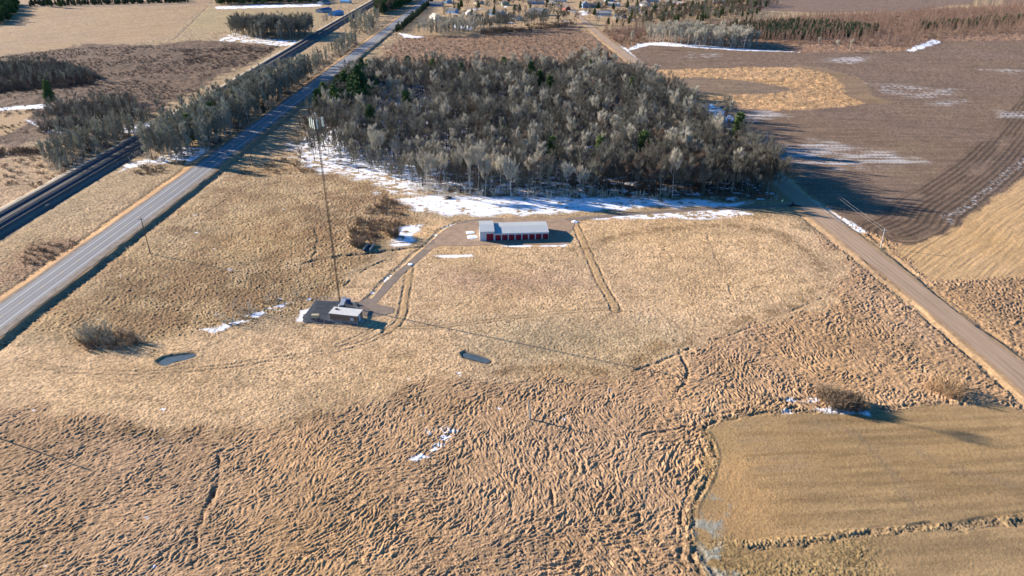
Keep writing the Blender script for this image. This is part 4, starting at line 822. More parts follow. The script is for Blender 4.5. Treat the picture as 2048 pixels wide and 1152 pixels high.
scatter([(1425, 245), (1450, 252), (1510, 305), (1552, 392), (1530, 400), (1500, 350), (1440, 280), (1380, 225)], 4.2, [('bare_tree', 0.85), ('brown_tree', 0.15)], (1.0, 1.35), 'wood', seed=52, wob=0.2)
scatter([(1180, 340), (1400, 330), (1530, 350), (1545, 396), (1380, 396), (1180, 392)], 5.2, [('bare_tree', 0.8), ('brown_tree', 0.2)], (0.85, 1.2), 'wood', seed=53, wob=0.25)
scatter([(620, 290), (800, 300), (1000, 300), (1200, 340), (1200, 385), (860, 380), (700, 335)], 7.0, [('aspen_tree', 0.7), ('sapling', 0.3)], (0.45, 0.95), 'woodfront', seed=54, wob=0.3)
scatter([(640, 240), (665, 195), (700, 165), (745, 160), (765, 215), (700, 240)], 9.5, [('pine_tree', 1)], (0.8, 1.25), 'pinecorner', seed=55, wob=0.3)
scatter([(85, 325), (110, 352), (200, 350), (270, 320), (335, 262), (300, 240), (150, 262)], 5.0, [('sapling', 0.6), ('brown_shrub', 0.4)], (0.6, 1.3), 'railleft', seed=56, wob=0.3)
scatter([(285, 325), (350, 335), (450, 292), (560, 220), (650, 150), (720, 90), (705, 85), (600, 148), (520, 178), (400, 232), (330, 270)], 6.0, [('sapling', 0.5), ('brown_shrub', 0.5)], (0.5, 1.2), 'railright', seed=57, wob=0.3)
scatter([(-60, 135), (100, 126), (185, 150), (205, 164), (120, 172), (-60, 186)], 6.5, [('bare_tree', 0.6), ('aspen_tree', 0.4)], (0.35, 0.6), 'scrubleft', seed=58, wob=0.3)
scatter([(75, 242), (120, 215), (260, 196), (285, 230), (190, 260), (85, 266)], 6.0, [('bare_tree', 0.6), ('aspen_tree', 0.4)], (0.35, 0.65), 'scrubleft', seed=59, wob=0.3)
scatter([(820, 378), (950, 380), (1120, 385), (1350, 388), (1350, 400), (1150, 399), (1000, 397), (860, 392)], 4.2, [('sapling', 0.8), ('pale_tree', 0.2)], (0.8, 1.25), 'woodfront', seed=4)
scatter([(750, 300), (900, 330), (1150, 330), (1150, 385), (900, 380), (800, 360)], 7, [('pale_tree', 0.7), ('aspen_tree', 0.3)], (0.7, 0.95), 'woodfront', seed=5)
scatter([(85, 325), (110, 352), (200, 345), (262, 318), (330, 262), (300, 245), (150, 275)], 4.6, [('aspen_tree', 0.9), ('bare_tree', 0.1)], (0.45, 0.85), 'railleft', seed=6)
scatter([(285, 322), (350, 330), (450, 288), (560, 215), (640, 150), (600, 152), (520, 182), (400, 238), (330, 272)], 4.9, [('aspen_tree', 0.88), ('bare_tree', 0.09), ('spruce_tree', 0.03)], (0.75, 1.35), 'railright', seed=7)
scatter([(560, 200), (620, 160), (720, 85), (705, 80), (600, 145), (540, 190)], 5.0, [('aspen_tree', 0.75), ('brown_shrub', 0.25)], (0.5, 0.95), 'railfar', seed=8, wob=.42)
scatter([(455, 70), (520, 80), (600, 80), (640, 72), (630, 62), (480, 60)], 5.6, [('bare_tree', 0.7), ('aspen_tree', 0.3)], (1.0, 1.35), 'grove', seed=9)
scatter([(640, 60), (690, 50), (720, 35), (700, 30), (650, 48)], 9, [('aspen_tree', 1)], (0.6, 0.9), 'railfar', seed=10)
scatter([(752, 34), (800, 18), (836, -2), (770, -4), (750, 15)], 8, [('pine_tree', 0.6), ('brown_tree', 0.4)], (0.8, 1.2), 'farhighway', seed=11)
scatter([(700, 70), (745, 70), (760, 40), (745, 30), (700, 50)], 8, [('aspen_tree', 0.6), ('brown_shrub', 0.4)], (0.7, 1.1), 'railfar', seed=12)
scatter([(828, 73), (900, 74), (965, 68), (975, 60), (965, 50), (840, 56)], 8.5, [('aspen_tree', 0.5), ('pale_tree', 0.5)], (0.7, 1.0), 'villagefront', seed=13)
scatter([(890, 62), (1130, 52), (1230, 58), (1500, 42), (1560, -5), (1100, -8), (880, -8)], 29, [('bare_tree', 0.5), ('brown_tree', 0.2), ('pine_tree', 0.14), ('spruce_tree', 0.16)], (0.6, 1.0), 'village', seed=14, wob=0.3)
scatter([(1240, 55), (1300, 52), (1500, 36), (1560, 10), (1500, 4), (1300, 20), (1230, 40)], 12, [('brown_tree', 0.5), ('pine_tree', 0.15), ('bare_tree', 0.35)], (0.5, 0.85), 'village', seed=15, wob=0.3)
scatter([(960, 72), (1060, 62), (1150, 50), (1140, 42), (1040, 52), (965, 62)], 5, [('brown_shrub', 0.8), ('bare_tree', 0.2)], (0.8, 1.5), 'scrubnorth', seed=16)
scatter([(1285, 82), (1345, 92), (1505, 99), (1515, 90), (1470, 82), (1350, 74)], 5.5, [('pale_tree', 0.75), ('aspen_tree', 0.25)], (0.8, 1.1), 'topright', seed=17)
scatter([(1200, 60), (1400, 53), (1640, 36), (1900, 22), (2120, 10), (2120, 66), (1900, 72), (1820, 92), (1700, 92), (1500, 84), (1300, 72), (1230, 90)], 7.4, [('larch_tree', 0.9), ('brown_shrub', 0.1)], (0.8, 1.5), 'larch', seed=18, wob=0.33)
scatter([(1390, 64), (1500, 50), (1640, 48), (1760, 62), (1740, 72), (1600, 80), (1450, 76)], 6.0, [('spruce_tree', 0.66), ('larch_tree', 0.34)], (0.65, 1.2), 'plantation', seed=19, wob=0.3)
scatter([(1820, 50), (1950, 42), (2120, 30), (2120, 46), (1950, 56), (1840, 60)], 8, [('spruce_tree', 0.6), ('larch_tree', 0.4)], (0.6, 1.0), 'plantation', seed=20, wob=0.35)
scatter([(60, 14), (200, 10), (378, 5), (378, 0), (60, 6)], 11, [('spruce_tree', 1)], (0.8, 1.2), 'toprow', seed=21, wob=0.0)
scatter([(430, 11), (640, 6), (640, -6), (430, -4)], 9, [('bare_tree', 0.7), ('pine_tree', 0.3)], (0.8, 1.1), 'toprow2', seed=22, wob=0.2)
scatter([(-60, 52), (10, 48), (34, 28), (38, 8), (-60, 8)], 11, [('pine_tree', 1)], (0.8, 1.2), 'topleft', seed=23, wob=0.2)
scatter([(-60, 130), (100, 122), (180, 145), (212, 166), (120, 176), (-60, 190)], 4.6, [('brown_shrub', 1)], (0.7, 1.8), 'scrubleft', seed=24, wob=0.42)
scatter([(70, 242), (120, 215), (260, 196), (285, 230), (190, 262), (80, 268)], 4.6, [('brown_shrub', 0.8), ('sapling', 0.2)], (0.8, 1.7), 'scrubleft', seed=25, wob=0.36)
scatter([(-60, 118), (160, 96), (460, 88), (560, 96), (500, 128), (400, 180), (300, 240), (-60, 290)], 5.0, [('brown_shrub', 1)], (0.3, 0.6), 'marshleft', seed=26, wob=0.5)
scatter([(360, 100), (560, 92), (520, 122), (430, 140), (370, 130)], 5, [('brown_shrub', 1)], (0.4, 0.8), 'marshleft', seed=36, wob=0.45)
scatter([(-60, 330), (60, 310), (90, 320), (120, 350), (100, 380), (-60, 420)], 7, [('brown_shrub', 0.7), ('tan_shrub', 0.3)], (0.4, 0.9), 'marshleft', seed=27, wob=0.45)
scatter([(-60, 305), (80, 296), (90, 310), (-60, 318)], 3.5, [('brown_shrub', 1)], (0.6, 1.1), 'scrubleft', seed=37, wob=0.2)
scatter([(30, 530), (60, 490), (150, 480), (160, 505), (90, 530)], 3.2, [('brown_shrub', 1)], (0.3, 0.55), 'roadshrubs', seed=28, wob=0.35)
scatter([(690, 480), (745, 492), (765, 470), (800, 465), (808, 410), (770, 396), (720, 430)], 3.4, [('brown_shrub', 0.75), ('tan_shrub', 0.25)], (0.45, 0.95), 'meadowshrubs', seed=29, wob=0.42)
scatter([(150, 680), (180, 655), (260, 665), (300, 690), (240, 700), (180, 702)], 3.0, [('brown_shrub', 0.45), ('sapling', 0.3), ('tan_shrub', 0.25)], (0.5, 0.85), 'leftthicket', seed=30, wob=0.25)
scatter([(430, 650), (460, 620), (520, 600), (600, 585), (590, 600), (520, 625), (450, 660)], 3.6, [('sapling', 0.8), ('tan_shrub', 0.2)], (0.5, 0.85), 'meadowsaplings', seed=31, wob=0.4)
scatter([(1130, 160), (1150, 125), (1210, 120), (1232, 142), (1215, 160)], 8, [('brown_tree', 0.6), ('pale_tree', 0.4)], (0.7, 1.0), 'marshtrees', seed=32, wob=0.3)
scatter([(715, 160), (800, 76), (960, 76), (1130, 60), (1180, 90), (1270, 142), (1200, 162), (1000, 148), (850, 160)], 8, [('brown_shrub', 0.7), ('tan_shrub', 0.3)], (0.3, 0.7), 'marshnorth', seed=33, wob=0.4)
scatter([(1200, 62), (1290, 56), (1320, 80), (1250, 96)], 6, [('brown_shrub', 0.5), ('tan_shrub', 0.5)], (0.4, 1.0), 'marshnorth', seed=38, wob=0.3)
scatter([(500, 340), (600, 300), (640, 345), (560, 350)], 5, [('brown_shrub', 0.5), ('tan_shrub', 0.5)], (0.4, 0.8), 'woodcorner', seed=34, wob=0.35)
scatter([(270, 335), (320, 330), (330, 345), (270, 352)], 4, [('brown_shrub', 1)], (0.4, 0.8), 'woodcorner', seed=35, wob=0.2)
for k_, t_ in (('wood', 'in the large wood'), ('woodedge', 'at the open snowy left corner of the wood'), ('woodfront', 'in the front fringe of the wood'), ('railleft', 'in the strip beyond the railway'),
    ('railright', 'in the strip between railway and highway'), ('railfar', 'in the far verge between railway and highway'), ('grove', 'in the grove before the blue sheds'), ('farhighway', 'left of the far end of the highway'),
    ('villagefront', 'in the row before the village houses'), ('village', 'among the village houses'), ('scrubnorth', 'in the dark scrub belt below the village'), ('topright', 'at the far edge of the ploughed field'), ('larch', 'in the reddish young woodland'),
    ('plantation', 'in the evergreen plantation'), ('toprow', 'in the row along the top left field'), ('toprow2', 'in the belt beyond the olive field'), ('topleft', 'in the top left corner clump'), ('scrubleft', 'in the dense dark scrub left of the railway'),
    ('marshleft', 'in the brown marsh left of the railway'), ('roadshrubs', 'in the red-brown patch near the highway'), ('meadowshrubs', 'in the thicket left of the storage yard'), ('leftthicket', 'in the lone thicket beside the near highway'),
    ('meadowsaplings', 'along the snowy ditch left of the shed'), ('marshtrees', 'at the upper right corner of the wood'), ('marshnorth', 'in the rusty marsh beyond the wood'), ('woodcorner', 'on the verge below the wood corner'), ('hedge', 'in the roadside row beside the far highway'), ('pinecorner', 'in the corner of the wood nearest the highway')): region(k_, t_)
for px, py, s, lb in ((1470, 300, 1.0, 'tall dark pine alone at the right edge of the wood beside the field'), (1283, 338, 0.95, 'dark green pine near the front of the wood, right of centre'), (1197, 345, 0.9, 'olive green pine near the front of the wood, above the driveway'),
    (1262, 205, 0.75, 'narrow green pine in the upper right of the wood'), (1178, 165, 0.6, 'slim spruce-like pine at the upper right corner of the wood'), (722, 205, 1.25, 'largest dark pine at the upper left of the wood near the highway'),
    (694, 200, 1.0, 'lighter green pine left of the largest pine by the highway'), (706, 222, 0.9, 'pine just in front of the largest pine by the highway'), (672, 230, 0.95, 'broad pine nearest the highway at the left of the wood'), (640, 235, 0.9, 'pine behind the mast top at the left of the wood'),
    (740, 222, 0.8, 'pine right of the largest pine by the highway'), (818, 155, 0.6, 'small pine first of those along the far edge of the wood'), (866, 163, 0.65, 'small pine second of those along the far edge of the wood'), (922, 172, 0.8, 'rounded dark pine on the far edge of the wood'),
    (1008, 158, 0.55, 'small pine on the far edge of the wood below the marsh'), (1062, 178, 1.0, 'big dark pine on the far edge of the wood, right of centre'), (1080, 188, 0.75, 'pine right of the big dark pine on the far edge'), (1098, 200, 0.8, 'pine in front of the far edge pines, lowest of three'),
    (815, 235, 0.75, 'dark pine beside the snowy gap inside the wood'), (745, 268, 0.6, 'low pine below the snowy gap in the wood'), (385, 290, 0.85, 'dark pine in the strip between railway and highway, nearer one'), (430, 262, 0.85, 'dark pine in the strip between railway and highway, farther one'),
    (104, 212, 0.75, 'lone dark pine in the scrub at the left'), (1105, 340, 0.35, 'small green pine inside the wood front'), (97, 14, 0.5, 'small pine at the end of the top left field edge'), (122, 16, 0.45, 'rounded small pine right of the small pine by the top left field')):
    put('pine_tree', px, py, s, 'x', lb)
put('bare_tree', 325, 238, 0.95, 'x', 'large dark bare tree alone left of the railway strip'); put('bare_tree', 497, 72, 1.25, 'x', 'lone bare tree at the left end of the grove')
put('pale_tree', 1262, 96, 0.9, 'x', 'pale bare tree alone at the corner of the ploughed field'); put('bare_tree', 1118, 38, 1.4, 'x', 'largest bare tree beside the village street')
for px, py in ((1635, 101), (1672, 103), (1700, 100)): put('pale_tree', px, py, 0.7, 'x', {1635: 'pale tree before the reddish woodland, left of three', 1672: 'pale tree before the reddish woodland, middle of three', 1700: 'pale tree before the reddish woodland, right of three'}[px])
for i in range(72):
    t = i / 71; PLANTS['spruce_tree'].append((-155 + rnd.uniform(-3, 3), 985 + 450 * t, rnd.uniform(0.8, 1.1), rnd.uniform(0, 6), 'hedge', 1.3))
GRP = {'wood': 'trees of the large wood'}
NICE = {'bare_tree': 'bare tree', 'pale_tree': 'birch', 'aspen_tree': 'aspen', 'brown_tree': 'bare tree', 'pine_tree': 'pine', 'spruce_tree': 'spruce', 'larch_tree': 'larch', 'brown_shrub': 'shrub', 'sapling': 'sapling', 'tan_shrub': 'shrub'}
TONE = {'bare_tree': 'grey', 'pale_tree': 'pale', 'aspen_tree': 'slender bare', 'brown_tree': 'brown', 'pine_tree': 'green', 'spruce_tree': 'dark', 'larch_tree': 'pinkish', 'brown_shrub': 'brown', 'sapling': 'thin', 'tan_shrub': 'tan'}
def copyobj(src, parent=None):
    o = src.copy(); COL.objects.link(o); o.parent = parent; return o
stuff_pts = {}; SPAN = {}; SPANY = {}
PLUR = {'bare_tree': 'grey bare trees', 'pale_tree': 'birches', 'aspen_tree': 'aspens', 'brown_tree': 'brown bare trees', 'pine_tree': 'pines', 'spruce_tree': 'spruces', 'larch_tree': 'larches', 'brown_shrub': 'brown shrubs', 'sapling': 'saplings', 'tan_shrub': 'tan shrubs'}
for L_ in PLANTS.values():
    for p in L_:
        v = 1024 + 1366 * p[0] / (p[1] * _ct + CAM_H * _st)
        if -50 < v < 2100: a_, b_ = SPAN.get(p[4], (1e9, -1e9)); SPAN[p[4]] = (min(a_, v), max(b_, v)); a_, b_ = SPANY.get(p[4], (1e9, -1e9)); SPANY[p[4]] = (min(a_, p[1]), max(b_, p[1]))
for kind, L_ in PLANTS.items():
    L_.sort(key=lambda p: (len(p) < 7, math.hypot(p[0], p[1]) / (p[2] + 0.3)))
    cap = 290; protos = PR[kind]; first = {}
    for k, p in enumerate(L_):
        pi = k % len(protos); x, y, s, rz, rg = p[:5]; ws = p[5]
        if k >= cap: stuff_pts.setdefault(kind, []).append((x, y, s, rz, pi, ws)); continue
        T_, C_, J_ = protos[pi]; far = math.hypot(x, y) > 760
        key = (pi, far)
        if T_ is None or far:
            if key not in first: first[key] = bpy.data.objects.new(kind, J_); o = first[key]; COL.objects.link(o)
            else: o = copyobj(first[key])
        else:
            if key not in first:
                o = bpy.data.objects.new(kind, None); COL.objects.link(o); t_ = bpy.data.objects.new('trunk', T_); c_ = bpy.data.objects.new('crown', C_)
                for q_ in (t_, c_): COL.objects.link(q_); q_.parent = o
                first[key] = (o, t_, c_)
            else:
                o = copyobj(first[key][0])
                for q_ in first[key][1:]: copyobj(q_, o)
        o.location = (x, y, 0); o.rotation_euler = (0, 0, rz); o.scale = (s * ws, s * ws, s)
        if len(p) > 6 and p[6]: o['label'] = p[6]; o['group'] = PLUR[kind] + ' standing out singly'
        else:
            pxx = 1024 + 1366 * x / (y * _ct + CAM_H * _st); lo_, hi_ = SPAN[rg]; f_ = (pxx - lo_) / (hi_ - lo_ + 1); yl, yh = SPANY[rg]; g_ = (y - yl) / (yh - yl + 1)
            where = ('' if len(LBL[rg].split()) > 7 else ('front ' if g_ < 0.33 else 'middle ' if g_ < 0.67 else 'back ')) + ('far left' if f_ < 0.2 else 'left of centre' if f_ < 0.4 else 'centre' if f_ < 0.6 else 'right of centre' if f_ < 0.8 else 'far right')
            o['label'] = ('tall ' if s > 0.95 else 'small ' if s < 0.78 else '') + TONE[kind] + ' ' + NICE[kind] + ' ' + LBL[rg] + ', ' + where; o['group'] = PLUR[kind] + ' ' + LBL[rg]
        o['category'] = NICE[kind]
print('plants', {k: len(v) for k, v in PLANTS.items()}, round(time.time() - T0, 1))
# everything past the first 290 of a kind: one object that scatters copies with geometry nodes
def gn_scatter(name, kinds, label):
    pts = []; lib = bpy.data.collections.new(name + '_library'); base = 0
    for kd in kinds:
        if kd not in stuff_pts: continue
        for q_, pr in enumerate(PR[kd]):
            o = bpy.data.objects.new('%s_%03d' % (name, base + q_), pr[2]); lib.objects.link(o)
        pts += [(x, y, s, rz, base + pi, ws) for x, y, s, rz, pi, ws in stuff_pts[kd]]; base += len(PR[kd])
    if not pts: return
    A = np.array(pts, np.float32); me = bpy.data.meshes.new(name); me.vertices.add(len(A)); co = A[:, :3].copy(); co[:, 2] = 0; me.vertices.foreach_set('co', co.ravel())
    for nm, ty, dt in (('rz', 'FLOAT', A[:, 3]), ('idx', 'INT', A[:, 4].astype(np.int32))): at = me.attributes.new(nm, ty, 'POINT'); at.data.foreach_set('value', dt)
    at = me.attributes.new('sc', 'FLOAT_VECTOR', 'POINT'); at.data.foreach_set('vector', np.stack([A[:, 2] * A[:, 5], A[:, 2] * A[:, 5], A[:, 2]], 1).ravel())
    ob = bpy.data.objects.new(name, me); COL.objects.link(ob); tag(ob, label, 'woodland', None, 'stuff')
    ng = bpy.data.node_groups.new(name, 'GeometryNodeTree'); ng.interface.new_socket('Geometry', in_out='INPUT', socket_type='NodeSocketGeometry'); ng.interface.new_socket('Geometry', in_out='OUTPUT', socket_type='NodeSocketGeometry')
    n = ng.nodes; l = ng.links; gi = n.new('NodeGroupInput'); gout = n.new('NodeGroupOutput'); ip = n.new('GeometryNodeInstanceOnPoints'); ci = n.new('GeometryNodeCollectionInfo'); ci.inputs['Collection'].default_value = lib; ci.inputs['Separate Children'].default_value = True; ci.inputs['Reset Children'].default_value = True
    ip.inputs['Pick Instance'].default_value = True
    def attr(nm, ty): a = n.new('GeometryNodeInputNamedAttribute'); a.data_type = ty; a.inputs['Name'].default_value = nm; return a.outputs['Attribute']
    cx = n.new('ShaderNodeCombineXYZ'); l.new(attr('rz', 'FLOAT'), cx.inputs[2]); l.new(cx.outputs[0], ip.inputs['Rotation']); l.new(attr('idx', 'INT'), ip.inputs['Instance Index']); l.new(attr('sc', 'FLOAT_VECTOR'), ip.inputs['Scale'])
    l.new(gi.outputs[0], ip.inputs['Points']); l.new(ci.outputs[0], ip.inputs['Instance']); l.new(ip.outputs[0], gout.inputs[0])
    md = ob.modifiers.new('scatter', 'NODES'); md.node_group = ng
gn_scatter('woodland', ['bare_tree', 'pale_tree', 'aspen_tree', 'brown_tree'], 'mass of farther leafless trees filling the woods and strips')
gn_scatter('evergreen_woodland', ['pine_tree', 'spruce_tree'], 'mass of farther dark evergreens in the plantation')
gn_scatter('young_woodland', ['larch_tree'], 'mass of pinkish bare young trees at the upper right')
gn_scatter('brushwood', ['brown_shrub', 'tan_shrub', 'sapling'], 'mass of brown brush in the far marshes')

# single shrubs and the dead sapling in the foreground
def bush(px, py, H, W_, stems, mt, label, seed, n_tw=16, tw=0.05, sx=1.0):
    a = G(px, py); o = shrub(seed, H, W_, stems, tw, n_tw, 1.15).build('bush', M[mt]); o.location = (a[0], a[1], 0); o.scale = (sx, 1, 1); return tag(o, label, 'bush')
M['twig_bush'] = treemat('twig_bush', (0.16, 0.115, 0.075), (0.36, 0.27, 0.18))
bush(1672, 810, 5.2, 8.5, 120, 'twig_bush', 'big dense brown bush above the snow patch, left half', 71, 22); bush(1704, 814, 4.6, 8.0, 100, 'twig_bush', 'big dense brown bush beside its long shadow, right half', 72, 22)
bush(1656, 796, 4.2, 7.5, 70, 'twig_bush', 'smaller brown bush behind the big dense bush', 73, 20)
bush(1893, 784, 6.0, 9.5, 60, 'twig_tan', 'fan-shaped orange tan bush near the gravel road', 74, 16, 0.045); bush(1862, 776, 3.4, 4, 24, 'twig_tan', 'smaller tan bush left of the fan-shaped one', 75, 12, 0.045)
bush(716, 490, 4.4, 7.5, 90, 'twig_brown', 'purple-brown bush left of the concrete culvert', 76, 16); bush(788, 474, 6.6, 5.5, 70, 'twig_brown', 'tall upright brown bush beside the snow by the yard', 77, 16, sx=0.8); bush(778, 470, 3.4, 3.0, 26, 'twig_tan', 'tan upright bush left of the tall brown bush', 79, 14)
bush(200, 680, 8.0, 9, 34, 'twig_olive', 'thin grey bush in the near highway thicket', 78, 16, 0.045); bush(248, 690, 5, 9, 46, 'twig_bush', 'brown bush at the right of the near highway thicket', 81, 16, 0.05); bush(175, 675, 7.0, 8, 26, 'twig_olive', 'faint grey bush at the left of the near highway thicket', 82, 14, 0.045)
a = G(1060, 838); DS = empty('dead_sapling', (a[0], a[1], 0), 0.3, 'bare dead sapling alone in the lodged grass with a long shadow', 'sapling')
r_ = random.Random(4); T_ = MB(); C_ = MB(); T_.tube((0, 0, -0.2), (-0.1, 0, 3.2), 0.32, 0.24, 7, cap=False); T_.tube((-0.1, 0, 3.2), (-0.5, 0.1, 6.4), 0.2, 0.06, 6, cap=False)
for k in range(13):
    z = r_.uniform(1.6, 5.8); a_ = r_.uniform(0, 6.28); d = Vector((math.cos(a_), math.sin(a_), 0.9)).normalized(); p = Vector((-0.1 - 0.14 * max(0, z - 3.2), 0, z)); q_ = p + d * r_.uniform(0.5, 1.3); C_.tube(p, q_, 0.06, 0.02, 4, cap=False)
    for _ in range(4): blade(C_, p.lerp(q_, r_.random()), (d + vrand(r_)).normalized(), 0.6, 0.05, r_)
T_.build('trunk', M['bark_pale'], DS); C_.build('branches', M['bark_pale'], DS)

# ------------------------------------------------------------------ houses and sheds
SID = [mat('siding_' + n_, c, 0.6, 0.06, 0.5) for n_, c in (('white', (0.62, 0.63, 0.64)), ('blue', (0.2, 0.34, 0.5)), ('tan', (0.42, 0.35, 0.26)), ('green', (0.2, 0.3, 0.25)), ('grey', (0.36, 0.38, 0.4)), ('red', (0.3, 0.07, 0.06)))]
ROF = [mat('shingle_' + n_, c, 0.9, 0.2, 1.5) for n_, c in (('grey', (0.14, 0.145, 0.15)), ('brown', (0.15, 0.11, 0.09)), ('pale', (0.4, 0.37, 0.33)))]
M['blue_metal'] = ribbed('blue_metal', (0.1, 0.3, 0.52), 0.6)
def house(px, py, L_, W_, E_, rz, wall, roof, label, rise=2.0, wins=4, garage=False, name='house', cat='house'):
    a = G(px, py); o = empty(name, (a[0], a[1], 0), rz, label, cat, 'houses of the far village' if name == 'house' else 'sheds beside the railway')
    mb = MB(); mb.prism([(-W_ / 2, 0), (W_ / 2, 0), (W_ / 2, E_), (0, E_ + rise), (-W_ / 2, E_)], -L_ / 2, L_ / 2); mb.build('wall', wall, o)
    dz = rise * 0.5 / (W_ / 2); mb = MB(); mb.prism([(-W_ / 2 - .5, E_ - dz), (0, E_ + rise), (W_ / 2 + .5, E_ - dz), (W_ / 2 + .5, E_ - dz + .2), (0, E_ + rise + .22), (-W_ / 2 - .5, E_ - dz + .2)], -L_ / 2 - .4, L_ / 2 + .4); mb.v = [(x, y, z + 0.01) for x, y, z in mb.v]; rf = mb.build('roof', roof, o)
    if name == 'house': mb = MB(); mb.box(-.4, .4, 1.2, 2.0, E_ + rise * .6, E_ + rise + 1.0); mb.build('chimney', M['concrete'], rf)
    for k in range(wins):
        y = -L_ / 2 + (k + .5) * L_ / wins
        for sx in (-1, 1):
            mb = MB(); mb.box(min(sx * W_ / 2 + sx * .003, sx * W_ / 2 + sx * .06), max(sx * W_ / 2 + sx * .003, sx * W_ / 2 + sx * .06), y - .6, y + .6, 1.0, 2.3); mb.build('window', M['glass'], o)
    for sy in (-1, 1):
        mb = MB(); y0, y1 = sorted((sy * L_ / 2 + sy * .003, sy * L_ / 2 + sy * .07))
        if garage: mb.box(-W_ / 2 + .8, -W_ / 2 + 3.8, y0, y1, 0.05, 2.5); mb.build('garage_door', M['white_metal'], o)
        else: mb.box(-.5, .5, y0, y1, 0.05, 2.1); mb.build('door', SID[0] if sy > 0 else SID[5], o)
    return o
house(672, 30, 26, 14, 4.5, -0.35, M['blue_metal'], M['blue_metal'], 'bright blue-roofed metal shed nearest the railway', 2.2, 0, True, 'metal_shed', 'shed')
house(648, 24, 30, 13, 4.2, -0.35, SID[4], mat('dark_blue_roof', (0.04, 0.1, 0.22), 0.5), 'dark blue-roofed long shed left of the bright blue one', 2.2, 0, True, 'metal_shed', 'shed')
house(648, 8, 24, 13, 4.2, -0.35, SID[4], ROF[0], 'dark shed behind the long dark blue one', 2.2, 0, False, 'metal_shed', 'shed'); house(692, 6, 20, 11, 3.6, 1.2, SID[0], M['blue_metal'], 'small pale blue house beyond the blue sheds', 2, 3)
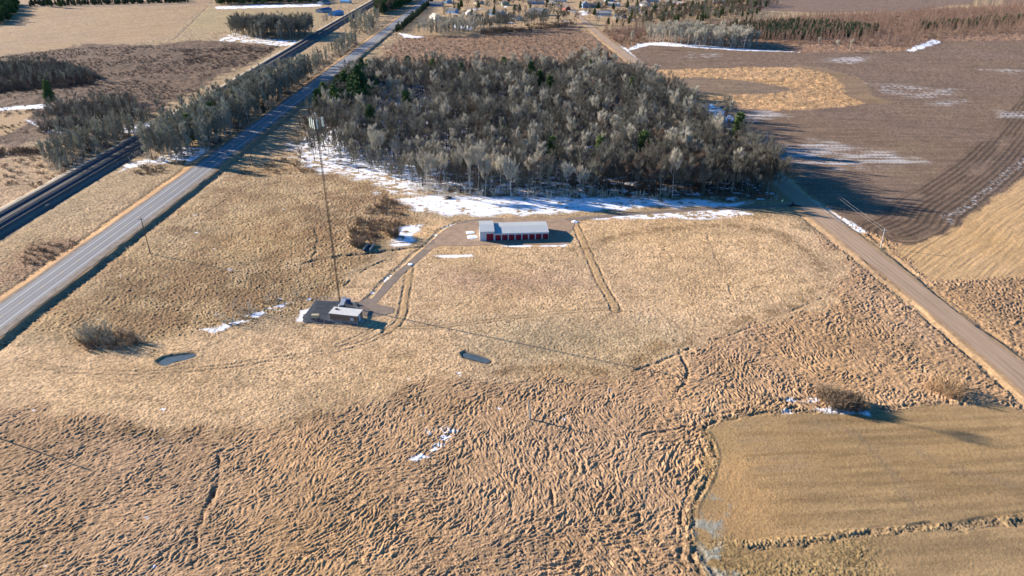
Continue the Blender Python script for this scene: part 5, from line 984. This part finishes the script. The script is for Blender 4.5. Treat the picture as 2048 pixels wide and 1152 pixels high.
for i_, (px, py, L_, W_, E_, rz, wl, rfm, lb, rs, wn, ga) in enumerate([
    (872, 42, 15, 9, 5.2, 0.5, 0, 2, 'white two-storey house with a pale roof behind slim aspens', 3, 4, 0), (872, 12, 18, 10, 3.5, 1.3, 1, 0, 'blue house with a wide dark roof near the far highway', 2.2, 4, 1),
    (895, 6, 16, 9, 3.5, 0.4, 1, 0, 'blue house in tree shade, right of the wide blue one', 2.2, 3, 0), (925, 48, 22, 10, 3.2, 1.45, 4, 0, 'low grey house right behind the aspen row', 1.8, 5, 0), (992, 30, 20, 11, 3.6, 0.9, 1, 0, 'blue grey house with an L roof beside conifers', 2.4, 4, 1),
    (1010, 10, 16, 9, 3.8, 0.2, 3, 0, 'green house at the top edge right of the conifer', 2.4, 3, 0), (1076, 30, 20, 12, 6.0, 1.1, 4, 0, 'big grey two-storey house with white trim left of the large bare tree', 2.6, 5, 1), (1072, 8, 22, 11, 3.5, 1.5, 1, 0, 'long low dark-roofed house at the top edge', 1.8, 4, 0),
    (1170, 15, 12, 9, 5.5, 0.1, 1, 0, 'bright blue house with two windows by the village street', 3, 2, 0), (1190, 14, 16, 9, 3.4, 1.4, 3, 0, 'low green house right of the bright blue one', 2, 3, 0), (1205, 30, 20, 9, 3.4, 1.5, 0, 2, 'long white house behind birches near the street end', 2, 5, 0),
    (1225, 12, 18, 10, 3.4, 1.2, 0, 2, 'white-roofed house beyond the long white one', 2, 3, 0), (1290, 12, 14, 9, 3.4, 0.6, 0, 0, 'small white house among brown trees', 2.2, 3, 0), (1305, 4, 16, 9, 3.4, 1.2, 1, 0, 'blue house between the dark conifers at the top', 2.2, 3, 0),
    (1345, 10, 18, 10, 3.4, 1.4, 2, 2, 'cream long house right of the tall dark conifers', 2, 4, 0), (1362, 12, 10, 8, 3.2, 0.3, 5, 2, 'small red house beside the cream one', 2, 2, 0), (958, 8, 12, 9, 3.3, 0.7, 2, 1, 'small tan house across the village road', 2, 3, 0), (1120, 4, 16, 10, 3.5, 1.2, 0, 0, 'white house behind the largest bare tree', 2.2, 3, 0),
    (1030, 40, 14, 9, 3.4, 1.0, 0, 0, 'small white house between the blue grey L-roof house and the big grey one', 2.2, 3, 0), (940, 30, 15, 9, 3.4, 0.2, 0, 2, 'white house with a cream roof behind the low grey house', 2.2, 3, 1), (1132, 20, 10, 7, 3.4, 0.5, 5, 1, 'little red house left of the bright blue one', 2.0, 2, 0),
    (1240, 36, 13, 8, 3.2, 0.9, 4, 0, 'small grey house behind the first brown trees right of the street', 2.0, 3, 0), (1268, 22, 14, 9, 3.4, 1.3, 0, 0, 'white house with a dark roof in the middle of the brown trees', 2.2, 3, 0), (1398, 18, 16, 9, 3.4, 1.3, 1, 0, 'blue house at the right end of the village', 2.2, 3, 0),
    (1000, 46, 12, 8, 3.0, 1.4, 2, 1, 'tan cabin at the edge of the dark scrub belt', 1.8, 2, 0), (1218, 2, 16, 9, 3.4, 0.3, 1, 0, 'blue house touching the top edge right of the street', 2.2, 3, 0), (905, 26, 13, 9, 3.6, 1.0, 1, 0, 'pale blue house between the far highway and the low grey house', 2.2, 3, 0), (1440, 6, 18, 10, 3.4, 1.4, 0, 2, 'long white house farthest right at the top edge', 2, 4, 0)]):
    house(px, py, L_ * 1.4, W_ * 1.35, E_ * 1.15, rz, SID[wl], ROF[rfm], lb, rs * 1.5, wn, bool(ga))
for px, py, s in ((1316, 30, 1.0), (1331, 28, 1.1), (992, 12, 0.95), (1000, 8, 0.8)): pass
tag(strip('village_street', smooth_line([(106.5, 1235), (90, 1330), (70, 1480), (40, 1700)]), -3.5, 3.5, 0.5, M['asphalt'], 8), kind='structure')
tag(strip('village_road', smooth_line(GP([(900, 12), (960, 14), (1010, 4), (1060, 0), (1140, 2)])), -3, 3, 0.35, M['gravel_road'], 8), kind='structure')
tag(strip('field_road', smooth_line(GP([(-60, 15), (120, 13), (260, 12), (400, 6), (520, 0)])), -3, 3, 0.35, M['asphalt'], 8), kind='structure')
tag(strip('farm_track', smooth_line(GP([(1255, 100), (1290, 150), (1300, 160)])), -2, 2, 0.12, M['track_dirt'], 4), kind='structure') if False else None
car(954, 21, 0.8, M['white_metal'], 'white car parked on the village drive before the conifers'); car(1171, 23, 0.1, M['black_paint'], 'dark car parked in front of the bright blue house'); car(1028, 12, 1.2, M['white_metal'], 'white car near the village road at the top')
print('done', round(time.time() - T0, 1))
